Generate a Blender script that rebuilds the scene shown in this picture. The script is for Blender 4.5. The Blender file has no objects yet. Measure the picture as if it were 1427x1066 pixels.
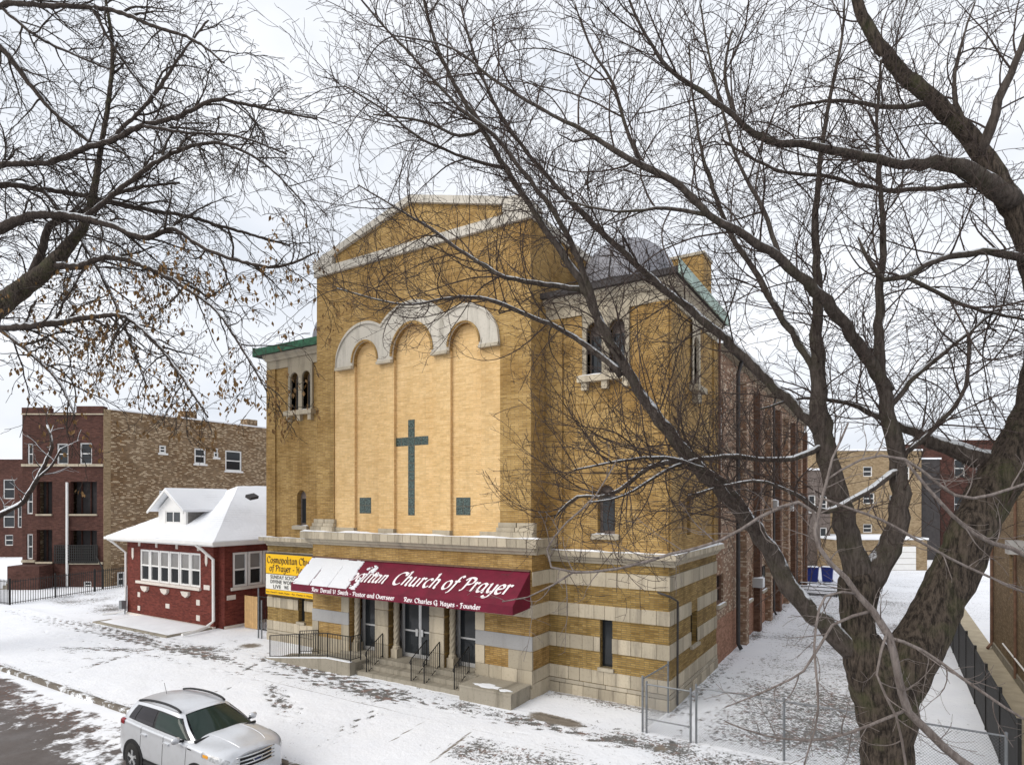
import bpy, math, random
import numpy as np
from mathutils import Vector, Matrix, noise as mnoise
random.seed(7); np.random.seed(7)
D = bpy.data; SC = bpy.context.scene; COL = SC.collection

# ------------------------------------------------------------------ camera, sky, sun, exposure
CAM_F, CAM_CX, CAM_HY, CAM_H = 855.0, 713.5, 701.0, 6.3
TH = math.atan(526.5/855.0); SN, CS = math.sin(TH), math.cos(TH)
cam = D.cameras.new('camera'); camo = D.objects.new('camera', cam); COL.objects.link(camo)
camo.location = (0, 0, CAM_H); camo.rotation_euler = (math.pi/2, 0, TH)
cam.sensor_width = 36.0; cam.lens = 36.0*CAM_F/1427.0; cam.shift_y = (CAM_HY-533.0)/1427.0
cam.clip_start = 0.1; cam.clip_end = 3000
SC.camera = camo
SUN_EL, SUN_AZ = math.radians(38), math.radians(205)      # compass-like: direction the light comes from
W = D.worlds.new('World'); SC.world = W; W.use_nodes = True
nt = W.node_tree; nt.nodes.clear()
out = nt.nodes.new('ShaderNodeOutputWorld'); bg = nt.nodes.new('ShaderNodeBackground')
sky = nt.nodes.new('ShaderNodeTexSky'); sky.sky_type = 'NISHITA'; sky.sun_disc = False
sky.sun_elevation = SUN_EL; sky.sun_rotation = SUN_AZ; sky.dust_density = 4.0; sky.air_density = 1.0
hs = nt.nodes.new('ShaderNodeHueSaturation'); hs.inputs['Saturation'].default_value = 0.35
tc = nt.nodes.new('ShaderNodeTexCoord'); mp = nt.nodes.new('ShaderNodeMapping'); mp.inputs['Scale'].default_value = (1, 1, 2.6)
nz = nt.nodes.new('ShaderNodeTexNoise'); nz.inputs['Scale'].default_value = 2.2; nz.inputs['Detail'].default_value = 5; nz.inputs['Roughness'].default_value = 0.55
cr = nt.nodes.new('ShaderNodeValToRGB')
cr.color_ramp.elements[0].position = 0.34; cr.color_ramp.elements[0].color = (6.5, 6.9, 7.55, 1)
cr.color_ramp.elements[1].position = 0.66; cr.color_ramp.elements[1].color = (8.6, 8.75, 9.1, 1)
mx = nt.nodes.new('ShaderNodeMix'); mx.data_type = 'RGBA'; mx.inputs[0].default_value = 0.86
L = nt.links.new
L(sky.outputs[0], hs.inputs['Color']); L(hs.outputs[0], mx.inputs[6])
L(tc.outputs['Generated'], mp.inputs[0]); L(mp.outputs[0], nz.inputs['Vector']); L(nz.outputs[0], cr.inputs[0]); L(cr.outputs[0], mx.inputs[7])
L(mx.outputs[2], bg.inputs[0]); bg.inputs[1].default_value = 0.1; L(bg.outputs[0], out.inputs[0])
sl = D.lights.new('sun', 'SUN'); sl.energy = 1.5; sl.angle = math.radians(40); sl.color = (1.0, 0.95, 0.87)
so = D.objects.new('sun', sl); COL.objects.link(so)
sd = Vector((math.sin(SUN_AZ)*math.cos(SUN_EL), math.cos(SUN_AZ)*math.cos(SUN_EL), math.sin(SUN_EL)))
so.rotation_euler = sd.to_track_quat('Z', 'Y').to_euler(); so.location = (-10, -20, 40)
vs = SC.view_settings; vs.view_transform = 'Standard'; vs.look = 'None'; vs.gamma = 1.0; vs.exposure = 0.45; vs.use_curve_mapping = False

# ------------------------------------------------------------------ helpers
def ray(x, y):
    d = (x-CAM_CX)/CAM_F
    return Vector((d*CS-SN, d*SN+CS, (CAM_HY-y)/CAM_F))
def at(x, y, t): return Vector((0, 0, CAM_H)) + ray(x, y)*t        # a pixel's direction at a chosen distance

class MB:
    def __init__(s): s.v = []; s.f = []
    def add(s, vs, fs):
        n = len(s.v); s.v += [tuple(p) for p in vs]; s.f += [tuple(i+n for i in q) for q in fs]; return s
    def poly(s, pts): return s.add(pts, [tuple(range(len(pts)))])
    def box(s, x0, x1, y0, y1, z0, z1):
        return s.add([(x0,y0,z0),(x1,y0,z0),(x1,y1,z0),(x0,y1,z0),(x0,y0,z1),(x1,y0,z1),(x1,y1,z1),(x0,y1,z1)],
                     [(0,3,2,1),(4,5,6,7),(0,1,5,4),(1,2,6,5),(2,3,7,6),(3,0,4,7)])
    def prism(s, pts, vec):
        """polygon pts (3D, planar) extruded by vec"""
        n = len(pts); vec = Vector(vec); a = [Vector(p) for p in pts]; b = [p+vec for p in a]
        return s.add(a+b, [tuple(range(n-1,-1,-1)), tuple(range(n,2*n))]+[(i,(i+1)%n,n+(i+1)%n,n+i) for i in range(n)])
    def tube(s, pts, rad, sides=6, cap=True):
        pts = [Vector(p) for p in pts]; n = len(pts)
        if not hasattr(rad, '__len__'): rad = [rad]*n
        ref = None; vs = []
        for i, p in enumerate(pts):
            d = (pts[min(i+1,n-1)]-pts[max(i-1,0)])
            if d.length < 1e-9: d = Vector((0,0,1))
            d.normalize()
            if ref is None: ref = Vector((1,0,0)) if abs(d.x) < .8 else Vector((0,1,0))
            a = ref - d*ref.dot(d)
            if a.length < 1e-6: a = Vector((0,1,0)).cross(d)
            a.normalize(); ref = a; b = d.cross(a)
            for k in range(sides):
                t = 2*math.pi*k/sides; vs.append(p+(a*math.cos(t)+b*math.sin(t))*rad[i])
        fs = []
        for i in range(n-1):
            for k in range(sides):
                k2 = (k+1) % sides; fs.append((i*sides+k, i*sides+k2, (i+1)*sides+k2, (i+1)*sides+k))
        if cap: fs += [tuple(range(sides-1,-1,-1)), tuple(range((n-1)*sides, n*sides))]
        return s.add(vs, fs)
    def lathe(s, c, prof, sides=16, a0=0, a1=2*math.pi):
        """prof = [(r,z)], around vertical axis at c"""
        c = Vector(c); full = abs(a1-a0-2*math.pi) < 1e-6; m = sides if full else sides+1; vs = []
        for r, z in prof:
            for k in range(m):
                t = a0+(a1-a0)*k/sides; vs.append((c.x+r*math.cos(t), c.y+r*math.sin(t), c.z+z))
        fs = []
        for i in range(len(prof)-1):
            for k in range(sides):
                k2 = (k+1) % m; fs.append((i*m+k, i*m+k2, (i+1)*m+k2, (i+1)*m+k))
        return s.add(vs, fs)
    def frame(s, x0, x1, z0, z1, y0, y1, w, axis='x'):
        """rectangular frame in the x-z (axis x) or y-z (axis y) plane"""
        for a, b, c, d in ((x0,x0+w,z0,z1),(x1-w,x1,z0,z1),(x0+w,x1-w,z0,z0+w),(x0+w,x1-w,z1-w,z1)):
            if axis == 'x': s.box(a,b,y0,y1,c,d)
            else: s.box(y0,y1,a,b,c,d)
        return s

ORG = {}
def thing(name, label, cat, loc=(0,0,0), group=None, kind=None):
    o = D.objects.new(name, None); COL.objects.link(o); o.location = loc; o.empty_display_size = .2
    o['label'] = label; o['category'] = cat
    if group: o['group'] = group
    if kind: o['kind'] = kind
    ORG[o.name] = Vector(loc); return o
def mesh(name, mb, mat, smooth=False, org=Vector((0,0,0))):
    m = D.meshes.new(name); m.from_pydata([(p[0]-org[0],p[1]-org[1],p[2]-org[2]) for p in mb.v], [], mb.f); m.validate()
    for k in (mat if isinstance(mat,(list,tuple)) else [mat]): m.materials.append(k)
    if smooth: m.polygons.foreach_set('use_smooth', [True]*len(m.polygons))
    m.update(); return m
def fixn(o):
    import bmesh
    bm = bmesh.new(); bm.from_mesh(o.data); bmesh.ops.recalc_face_normals(bm, faces=bm.faces); bm.to_mesh(o.data); bm.free()
def part(name, mb, mat, parent=None, smooth=False, label=None, kind=None, fix=True):
    org = ORG[parent.name] if parent else Vector((0,0,0))
    o = D.objects.new(name, mesh(name, mb, mat, smooth, org)); COL.objects.link(o)
    if parent: o.parent = parent; ORG[o.name] = org
    else: ORG[o.name] = org
    if label: o['label'] = label
    if kind: o['kind'] = kind
    if fix and len(o.data.polygons) < 20000: fixn(o)
    return o
def solo(name, mb, mat, label, cat, loc=None, smooth=False, group=None, kind=None):
    a = np.array(mb.v); loc = loc or (float(a[:,0].mean()), float(a[:,1].mean()), float(a[:,2].min()))
    o = D.objects.new(name, mesh(name, mb, mat, smooth, Vector(loc))); COL.objects.link(o); o.location = loc; ORG[o.name] = Vector(loc)
    o['label'] = label; o['category'] = cat
    if group: o['group'] = group
    if kind: o['kind'] = kind
    if len(o.data.polygons) < 20000: fixn(o)
    return o
def struct(name, mb, mat, smooth=False):
    o = part(name, mb, mat, None, smooth); o['kind'] = 'structure'; return o
CUBE = {}
def blk(name, x0, x1, y0, y1, z0, z1, mat, parent):
    """box part that shares its mesh with all alike pieces (slightly chamfered unit cube)"""
    if mat.name not in CUBE:
        c = .5; e = .47; mb = MB()
        mb.add([(-e,-c,-e),(e,-c,-e),(e,-c,e),(-e,-c,e), (-e,c,-e),(e,c,-e),(e,c,e),(-e,c,e),
                (-c,-e,-e),(-c,e,-e),(-c,e,e),(-c,-e,e), (c,-e,-e),(c,e,-e),(c,e,e),(c,-e,e),
                (-e,-e,c),(e,-e,c),(e,e,c),(-e,e,c), (-e,-e,-c),(e,-e,-c),(e,e,-c),(-e,e,-c)],
               [(0,1,2,3),(7,6,5,4),(11,10,9,8),(12,13,14,15),(16,17,18,19),(23,22,21,20),
                (0,3,11,8),(1,12,15,2),(3,2,17,16),(0,20,21,1),(4,9,10,7),(6,14,13,5),(7,19,18,6),(5,22,23,4),
                (11,16,19,10),(15,14,18,17),(8,9,23,20),(12,21,22,13),(0,8,20),(1,21,12),(3,16,11),(2,15,17),(4,23,9),(5,13,22),(7,10,19),(6,18,14)])
        CUBE[mat.name] = mesh('block', mb, mat)
    o = D.objects.new(name, CUBE[mat.name]); COL.objects.link(o); o.parent = parent
    g = ORG[parent.name]
    o.location = ((x0+x1)/2-g[0], (y0+y1)/2-g[1], (z0+z1)/2-g[2]); o.scale = (abs(x1-x0), abs(y1-y0), abs(z1-z0)); ORG[o.name] = g
    return o
def inst(name, me, parent, loc, rot=(0,0,0), scale=(1,1,1)):
    o = D.objects.new(name, me); COL.objects.link(o); o.parent = parent; g = ORG[parent.name]
    o.location = (loc[0]-g[0], loc[1]-g[1], loc[2]-g[2]); o.rotation_euler = rot; o.scale = scale; ORG[o.name] = g; return o

# ------------------------------------------------------------------ materials
class NT:
    def __init__(s, name):
        s.m = D.materials.new(name); s.m.use_nodes = True; s.t = s.m.node_tree; s.t.nodes.clear()
        s.o = s.n('OutputMaterial'); s.b = s.n('BsdfPrincipled'); s.l(s.b.outputs[0], s.o.inputs[0])
    def n(s, k, **kw):
        x = s.t.nodes.new('ShaderNode'+k)
        for a, b in kw.items(): setattr(x, a, b)
        return x
    def l(s, a, b): s.t.links.new(a, b)
    def pos(s): return s.n('NewGeometry').outputs['Position']
    def val(s, sock, v):
        if hasattr(v, 'links') or isinstance(v, bpy.types.NodeSocket): s.l(v, sock)
        else: sock.default_value = v
    def noise(s, vec, scale, detail=3, rough=.55):
        x = s.n('TexNoise'); s.l(vec, x.inputs['Vector']); x.inputs['Scale'].default_value = scale; x.inputs['Detail'].default_value = detail; x.inputs['Roughness'].default_value = rough; return x.outputs[0]
    def scaled(s, vec, sc):
        x = s.n('Mapping'); s.l(vec, x.inputs[0]); x.inputs['Scale'].default_value = sc; return x.outputs[0]
    def ramp(s, f, p0, p1, c0=(0,0,0,1), c1=(1,1,1,1)):
        x = s.n('ValToRGB'); s.l(f, x.inputs[0]); e = x.color_ramp.elements
        e[0].position = p0; e[0].color = c0; e[1].position = p1; e[1].color = c1; return x.outputs[0]
    def mix(s, f, a, b, mode='MIX'):
        x = s.n('Mix', data_type='RGBA', blend_type=mode); s.val(x.inputs[0], f)
        for k, c in ((6,a),(7,b)):
            if isinstance(c, tuple): x.inputs[k].default_value = c if len(c) == 4 else (*c,1)
            else: s.l(c, x.inputs[k])
        return x.outputs[2]
    def math(s, op, a, b=0.0, clamp=False):
        x = s.n('Math', operation=op, use_clamp=clamp); s.val(x.inputs[0], a); s.val(x.inputs[1], b); return x.outputs[0]
    def bump(s, h, strength=.4, dist=.02):
        x = s.n('Bump'); s.l(h, x.inputs['Height']); x.inputs['Strength'].default_value = strength; x.inputs['Distance'].default_value = dist
        s.l(x.outputs[0], s.b.inputs['Normal'])
    def fin(s, col, rough=.8, spec=.3, metal=0.0):
        s.val(s.b.inputs['Base Color'], (*col,1) if isinstance(col, tuple) and len(col) == 3 else col)
        s.val(s.b.inputs['Roughness'], rough); s.b.inputs['Specular IOR Level'].default_value = spec; s.b.inputs['Metallic'].default_value = metal
        return s.m
    def wall(s):
        """(horizontal, vertical) coordinates on a vertical wall from world position and true normal"""
        g = s.n('NewGeometry'); sp = s.n('SeparateXYZ'); s.l(g.outputs['Position'], sp.inputs[0])
        sn = s.n('SeparateXYZ'); s.l(g.outputs['True Normal'], sn.inputs[0])
        f = s.math('GREATER_THAN', s.math('ABSOLUTE', sn.outputs[0]), .7)
        mxn = s.n('Mix', data_type='FLOAT'); s.l(f, mxn.inputs[0]); s.l(sp.outputs[0], mxn.inputs[2]); s.l(sp.outputs[1], mxn.inputs[3])
        c = s.n('CombineXYZ'); s.l(mxn.outputs[0], c.inputs[0]); s.l(sp.outputs[2], c.inputs[1]); return c.outputs[0]
    def objrand(s): return s.n('ObjectInfo').outputs['Random']

def plain(name, col, rough=.7, var=.25, scale=3.0, spec=.3, metal=0.0, bump=0.0, bscale=40, rnd=0.0):
    t = NT(name); p = t.pos(); d = tuple(c*(1-var) for c in col); h = tuple(min(1,c*(1+var*.5)) for c in col)
    c = t.mix(t.ramp(t.noise(p, scale, 5, .6), .3, .7), d, h)
    if rnd: c = t.mix(t.ramp(t.objrand(), 0, 1, (1-rnd,)*3+(1,), (1+rnd*.4,)*3+(1,)), c, c, 'MIX') if False else t.mix(1.0, c, t.ramp(t.objrand(), 0, 1, (1-rnd,)*3+(1,), (1,1,1,1)), 'MULTIPLY')
    if bump: t.bump(t.noise(p, bscale, 3), bump, .01)
    return t.fin(c, rough, spec, metal)

def brick(name, c1, c2, mortar, bw=.21, bh=.07, ms=.006, patch=((.8,.8,.8),.5), streak=.25, bump=.5, tint=None, vary=(.62,.58,.52)):
    t = NT(name); w = t.wall(); p = t.pos()
    b = t.n('TexBrick'); t.l(w, b.inputs['Vector']); b.inputs['Scale'].default_value = 1.0
    b.inputs['Brick Width'].default_value = bw; b.inputs['Row Height'].default_value = bh; b.inputs['Mortar Size'].default_value = ms
    b.inputs['Mortar Smooth'].default_value = .2; b.inputs['Bias'].default_value = 0.0
    b.inputs['Color1'].default_value = (*c1,1); b.inputs['Color2'].default_value = (*c2,1); b.inputs['Mortar'].default_value = (*mortar,1)
    # brick to brick variation: one random value for each brick
    sp = t.n('SeparateXYZ'); t.l(w, sp.inputs[0])
    row = t.math('FLOOR', t.math('DIVIDE', sp.outputs[1], bh)); colm = t.math('FLOOR', t.math('ADD', t.math('DIVIDE', sp.outputs[0], bw), t.math('MULTIPLY', t.math('MODULO', row, 2.0), .5)))
    cb = t.n('CombineXYZ'); t.l(colm, cb.inputs[0]); t.l(row, cb.inputs[1]); wn = t.n('TexWhiteNoise'); wn.noise_dimensions = '2D'; t.l(cb.outputs[0], wn.inputs['Vector']); rows = wn.outputs[0]
    c = t.mix(t.math('MULTIPLY', t.math('SUBTRACT', 1.0, b.outputs['Fac']), t.ramp(rows, .15, 1.0)), b.outputs[0], t.mix(1.0, b.outputs[0], vary, 'MULTIPLY'))
    c = t.mix(t.math('MULTIPLY', t.ramp(t.noise(p, 9, 4, .7), .45, .7), .35), c, t.mix(1.0, c, (.62,.6,.56), 'MULTIPLY'))
    c = t.mix(t.math('MULTIPLY', t.ramp(t.noise(p, .55, 4, .6), .42, .68), patch[1]), c, t.mix(1.0, c, patch[0], 'MULTIPLY'))
    st = t.ramp(t.noise(t.scaled(w, (1.6, .12, 1)), 1.0, 5, .65), .5, .75)
    c = t.mix(t.math('MULTIPLY', st, streak), c, t.mix(1.0, c, (.45,.42,.38), 'MULTIPLY'))
    if tint:
        c = t.mix(t.math('MULTIPLY', t.math('GREATER_THAN', rows, .8), t.math('SUBTRACT', 1.0, b.outputs['Fac'])), c, tint)
    t.bump(t.math('ADD', b.outputs['Fac'], t.math('MULTIPLY', rows, -.6)), bump, -.012)
    return t.fin(c, .82, .2)

M = {}
M['yellow_brick'] = brick('yellow_brick', (.52,.345,.135), (.43,.275,.092), (.24,.175,.098), bw=.30, bh=.065, ms=.008, patch=((.66,.58,.46),.8), streak=.7, vary=(.70,.66,.6))
M['gold_brick'] = brick('gold_brick', (.42,.285,.10), (.33,.215,.07), (.18,.14,.08), bw=.30, bh=.065, ms=.009, patch=((.62,.57,.44),.85), streak=.75, vary=(.62,.57,.48))
M['pale_brick'] = brick('pale_brick', (.78,.55,.28), (.73,.495,.23), (.60,.43,.24), bw=.30, bh=.065, ms=.006, patch=((.88,.83,.74),.6), streak=.3, vary=(.85,.82,.77))
M['common_brick'] = brick('common_brick', (.34,.235,.14), (.21,.145,.09), (.17,.135,.10), bw=.21, bh=.072, patch=((.7,.58,.45),.8), streak=.3, tint=(.50,.39,.26))
M['side_brick'] = brick('side_brick', (.40,.275,.19), (.27,.175,.12), (.24,.18,.14), bw=.21, bh=.072, patch=((.85,.62,.5),.7), streak=.3, tint=(.5,.4,.3))
M['salmon_brick'] = brick('salmon_brick', (.42,.225,.15), (.36,.185,.12), (.30,.19,.14), bw=.21, bh=.072, patch=((.8,.75,.7),.5), streak=.2)
M['red_brick'] = brick('red_brick', (.205,.050,.036), (.145,.034,.026), (.15,.045,.035), bw=.21, bh=.072, patch=((.75,.7,.7),.5), streak=.3)
M['dark_red_brick'] = brick('dark_red_brick', (.125,.056,.043), (.08,.036,.029), (.10,.05,.042), bw=.21, bh=.072, patch=((.6,.6,.6),.7), streak=.4)
M['rust_brick'] = brick('rust_brick', (.22,.125,.085), (.15,.08,.052), (.13,.085,.065), bw=.21, bh=.072, patch=((.6,.6,.6),.7), streak=.4)
M['tan_brick'] = brick('tan_brick', (.44,.335,.205), (.34,.25,.15), (.26,.21,.15), bw=.21, bh=.072, patch=((.8,.75,.7),.5), streak=.3)
M['far_tan_brick'] = brick('far_tan_brick', (.34,.25,.15), (.26,.18,.10), (.18,.14,.1), bw=.21, bh=.08, ms=.012, streak=.3)
def stone(name, a, b, stain=(.30,.27,.22), st=.7, rnd=.3):
    t = NT(name); p = t.pos(); w = t.wall()
    c = t.mix(t.noise(p, 1.3, 5, .6), a, b)
    c = t.mix(t.math('MULTIPLY', t.ramp(t.noise(t.scaled(w, (2.2,.25,1)), 1.0, 6, .7), .5, .72), st), c, stain)
    c = t.mix(t.math('MULTIPLY', t.ramp(t.noise(p, 14, 3), .55, .75), .35), c, stain)
    c = t.mix(1.0, c, t.ramp(t.objrand(), 0, 1, (1-rnd,)*3+(1,), (1,1,1,1)), 'MULTIPLY')
    t.bump(t.noise(p, 25, 4), .25, .01)
    return t.fin(c, .8, .25)
M['limestone'] = stone('limestone', (.58,.51,.39), (.44,.375,.275), (.22,.19,.15), .85, .34)
M['relief_stone'] = stone('relief_stone', (.58,.54,.47), (.47,.435,.375), (.22,.20,.16), .75, 0)
M['grey_stone'] = stone('grey_stone', (.39,.385,.38), (.32,.315,.31), (.25,.23,.22), .4, .15)
M['ledge_stone'] = stone('ledge_stone', (.54,.48,.375), (.41,.355,.27), (.22,.2,.17), .7, .25)
M['concrete'] = stone('concrete', (.36,.325,.26), (.27,.24,.19), (.10,.085,.06), .8, .1)
M['path_concrete'] = plain('path_concrete', (.42,.36,.26), .9, .2, 2.0, bump=.3)
M['accent_stone'] = plain('accent_stone', (.66,.60,.54), .8, .1, 5)
def mortar():
    return plain('mortar', (.16,.14,.11), .95, .2, 4)
M['mortar'] = mortar()
def glassm(name, col=(.012,.014,.016), rough=.08):
    t = NT(name); p = t.pos(); c = t.mix(t.noise(p, .8, 2), col, tuple(k*2.2 for k in col)); t.bump(t.noise(p, 1.2, 2), .015, .02)
    return t.fin(c, rough, .4)
M['glass'] = glassm('dark_glass')
M['curtain_glass'] = glassm('curtained_glass', (.16,.155,.15), .12)
M['glass_block'] = None
t = NT('glass_block'); p = t.pos(); c = t.mix(t.ramp(t.noise(p, 16, 4, .7), .42, .66), (.010,.022,.018), (.10,.15,.13))
t.bump(t.noise(p, 30, 3), .8, .01); M['glass_block'] = t.fin(c, .2, .6)
M['louver'] = plain('weathered_louver', (.16,.13,.115), .8, .4, 6, bump=.3)
M['white_paint'] = plain('white_paint', (.78,.77,.75), .5, .06, 2)
M['alu'] = plain('aluminium', (.55,.55,.55), .35, .1, 3, metal=.6)
M['galv'] = plain('galvanised_steel', (.20,.21,.22), .5, .25, 8, metal=.3)
M['iron'] = plain('black_iron', (.018,.017,.016), .55, .3, 10)
M['pipe'] = plain('dark_pipe', (.055,.05,.05), .5, .3, 5)
M['rust'] = plain('rusted_metal', (.16,.09,.06), .8, .4, 5)
M['awning'] = plain('burgundy_fabric', (.135,.004,.022), .6, .28, 2.2, .3, bump=.15, bscale=18)
M['lettering'] = plain('white_lettering', (.80,.74,.75), .6, .03)
M['letter_black'] = plain('black_lettering', (.012,.011,.01), .6, .05)
M['letter_brown'] = plain('brown_lettering', (.085,.045,.012), .6, .05)
M['sign_yellow'] = plain('yellow_plastic', (.86,.50,.006), .35, .05, 1.5)
M['sign_white'] = plain('white_plastic', (.76,.75,.70), .35, .05)
M['green_metal'] = plain('green_fascia', (.03,.125,.065), .6, .6, 5)
M['pale_green'] = plain('weathered_green_fascia', (.36,.46,.40), .6, .35, 3)
M['dome'] = plain('grey_dome_sheet', (.25,.25,.275), .55, .2, 2.5, rnd=.16)
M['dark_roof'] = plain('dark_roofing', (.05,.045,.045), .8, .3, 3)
M['wood'] = plain('new_timber', (.58,.37,.17), .8, .2, 4, rnd=.2)
M['roof_tile'] = plain('shingle', (.20,.19,.18), .9, .3, 4)
def snowm(name, dens=.0, sub=True):
    t = NT(name); p = t.pos(); c = t.mix(t.noise(p, .7, 4), (.78,.80,.84), (.86,.87,.89))
    t.bump(t.noise(p, 9, 5, .65), .35, .02); return t.fin(c, .75, .25)
M['snow'] = snowm('snow')
t = NT('roof_snow'); p = t.pos(); sp = t.n('SeparateXYZ'); t.l(p, sp.inputs[0]); rw = t.math('FRACT', t.math('MULTIPLY', sp.outputs[2], 11.0)); ln = t.ramp(rw, .08, .25, (1,1,1,1), (0,0,0,1))
k = t.math('MULTIPLY', ln, t.ramp(t.noise(p, .55, 5, .65), .50, .64)); k2 = t.ramp(t.noise(p, 2.2, 6, .7), .66, .74)
c = t.mix(t.noise(p, .7, 4), (.76,.78,.82), (.86,.87,.89)); c = t.mix(t.math('MULTIPLY', k, .45), c, (.30,.29,.28)); c = t.mix(t.math('MULTIPLY', k2, .5), c, (.33,.32,.31))
t.bump(t.math('ADD', t.noise(p, 5, 5, .65), t.math('MULTIPLY', rw, .25)), .5, .04); M['roof_snow'] = t.fin(c, .78, .25)
def groundm(name, road=False):
    """snow over grass, leaves, concrete (yards) or over asphalt (road); 'dirt' and 'bare' are painted per vertex"""
    t = NT(name); p = t.pos()
    da = t.n('Attribute', attribute_name='dirt').outputs['Fac']; ba = t.n('Attribute', attribute_name='bare').outputs['Fac']
    n1 = t.noise(p, 7.0, 5, .7); n2 = t.noise(p, 19.0, 3, .6); n3 = t.noise(p, 1.1, 4, .6)
    snow = t.mix(n3, (.76,.78,.83), (.86,.87,.89))
    if road:
        under = t.mix(t.noise(p, 1.7, 6, .65), (.055,.045,.04), (.125,.105,.095))
        under = t.mix(t.ramp(t.noise(p, 60, 2), .5, .75), under, (.15,.13,.12))
        leaf = t.mix(t.noise(p, 23, 3), (.16,.06,.03), (.07,.035,.02))
        under = t.mix(t.math('MULTIPLY', t.ramp(n2, .50, .60), ba), under, leaf)
        nb_ = t.noise(p, 2.4, 5, .6); lvl = t.math('ADD', t.math('MULTIPLY', n1, .3), t.math('MULTIPLY', nb_, .7))
        k = t.ramp(t.math('ADD', lvl, t.math('SUBTRACT', da, .5)), .46, .56)       # dirt here = snow amount
        c = t.mix(k, under, snow)
        t.bump(t.math('ADD', t.math('MULTIPLY', k, .8), t.math('MULTIPLY', n2, .3)), .5, .02)
        rough = t.mix(k, t.ramp(t.noise(p, .9, 4), .35, .65, (.35,)*3+(1,), (.75,)*3+(1,)), (.75,.75,.75)); 
        return t.fin(c, rough, .35)
    grass = t.mix(t.noise(p, 31, 3), (.035,.033,.027), (.11,.10,.08))
    leaf = t.mix(t.noise(p, 27, 3), (.13,.05,.035), (.20,.11,.06))
    under = t.mix(t.ramp(t.noise(p, 3.3, 3), .5, .66), grass, leaf)
    conc = t.mix(t.noise(p, 3.0, 5, .65), (.15,.125,.10), (.26,.225,.18))
    lvl = t.math('ADD', t.math('MULTIPLY', n1, .55), t.math('MULTIPLY', n2, .45))
    k = t.ramp(t.math('ADD', lvl, t.math('SUBTRACT', da, .5)), .485, .56)
    c = t.mix(t.math('MULTIPLY', k, .9), snow, under)
    kb = t.ramp(t.math('ADD', t.math('MULTIPLY', n1, .45), t.math('SUBTRACT', ba, .3)), .40, .62)
    c = t.mix(kb, c, conc)
    t.bump(t.math('SUBTRACT', t.math('MULTIPLY', n1, 1.0), t.math('MULTIPLY', t.math('ADD', k, kb), .5)), .7, .04)
    return t.fin(c, .8, .25)
M['ground'] = groundm('snowy_ground'); M['road'] = groundm('wet_asphalt', True)
def bark(name, a, b, snow_amt=1.0, lo=.35, moss=0.0):
    t = NT(name); p = t.pos(); w = t.scaled(p, (1,1,.22))
    c = t.mix(t.ramp(t.noise(w, 20, 6, .75), .40, .60), a, b)
    if moss: c = t.mix(t.math('MULTIPLY', t.ramp(t.noise(p, 2.2, 4), .5, .7), moss), c, (.075,.08,.035))
    g = t.n('NewGeometry'); sp = t.n('SeparateXYZ'); t.l(g.outputs['Normal'], sp.inputs[0])
    k = t.math('MULTIPLY', t.ramp(t.math('ADD', sp.outputs[2], t.math('MULTIPLY', t.noise(p, 6, 4), .9)), lo+.85, lo+1.0), snow_amt, True)
    c = t.mix(k, c, (.80,.82,.85)); t.bump(t.noise(w, 20, 6, .75), 1.0, .05); return t.fin(c, .88, .2)
M['bark'] = bark('rough_bark', (.018,.014,.011), (.105,.082,.064), .8, .30, .6)
M['limb_bark'] = bark('limb_bark', (.050,.040,.034), (.115,.094,.08), .95, .02, .3)
M['twig'] = bark('twig_bark', (.048,.034,.029), (.105,.08,.069), .5, .30)
M['far_limb'] = bark('far_limb_bark', (.035,.027,.023), (.085,.066,.055), .9, -.05)
M['far_twig'] = bark('far_twig_bark', (.030,.023,.019), (.07,.055,.046), .3, .4)
M['snow_bark'] = bark('snowy_branch_bark', (.035,.027,.023), (.085,.066,.055), 1.0, -.45)
M['grey_bark'] = bark('grey_bark', (.17,.14,.125), (.29,.25,.23), .7, .3)
t = NT('kerb_concrete'); p = t.pos(); c = t.mix(t.noise(p, 3, 5), (.10,.085,.07), (.22,.19,.155)); k = t.ramp(t.noise(p, 2.3, 6, .7), .50, .60); c = t.mix(k, c, (.80,.82,.85)); t.bump(t.noise(p, 12, 4), .4, .02); M['kerb'] = t.fin(c, .85, .2)
M['dead_leaf'] = plain('dead_leaf', (.20,.115,.045), .8, .45, 9)
#PART2
# ------------------------------------------------------------------ ground, road, kerb
def gnd(x, y, z=0.0):
    r = ray(x, y); k = (z-CAM_H)/r.z; return (r.x*k, r.y*k)
def fbm(x, y, s, seed=0.0): return mnoise.fractal(Vector((x*s+seed, y*s-seed*.7, seed*1.3)), 1.0, 2.0, 4)
def sstep(a, b, x):
    t = np.clip((x-a)/(b-a), 0, 1); return t*t*(3-2*t)
def boxm(U, V, u0, u1, v0, v1, s=.4): return sstep(u0-s,u0+s,U)*(1-sstep(u1-s,u1+s,U))*sstep(v0-s,v0+s,V)*(1-sstep(v1-s,v1+s,V))
def segd(U, V, a, b):
    a = np.array(a); b = np.array(b); d = b-a; t = np.clip(((U-a[0])*d[0]+(V-a[1])*d[1])/(d@d), 0, 1)
    return np.hypot(U-a[0]-t*d[0], V-a[1]-t*d[1]), t
FB = {}
def fgrid(U, V, s, seed):
    f = np.empty(U.shape)
    for i in range(U.shape[0]):
        for j in range(U.shape[1]): f[i,j] = fbm(U[i,j], V[i,j], s, seed)
    return f
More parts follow.
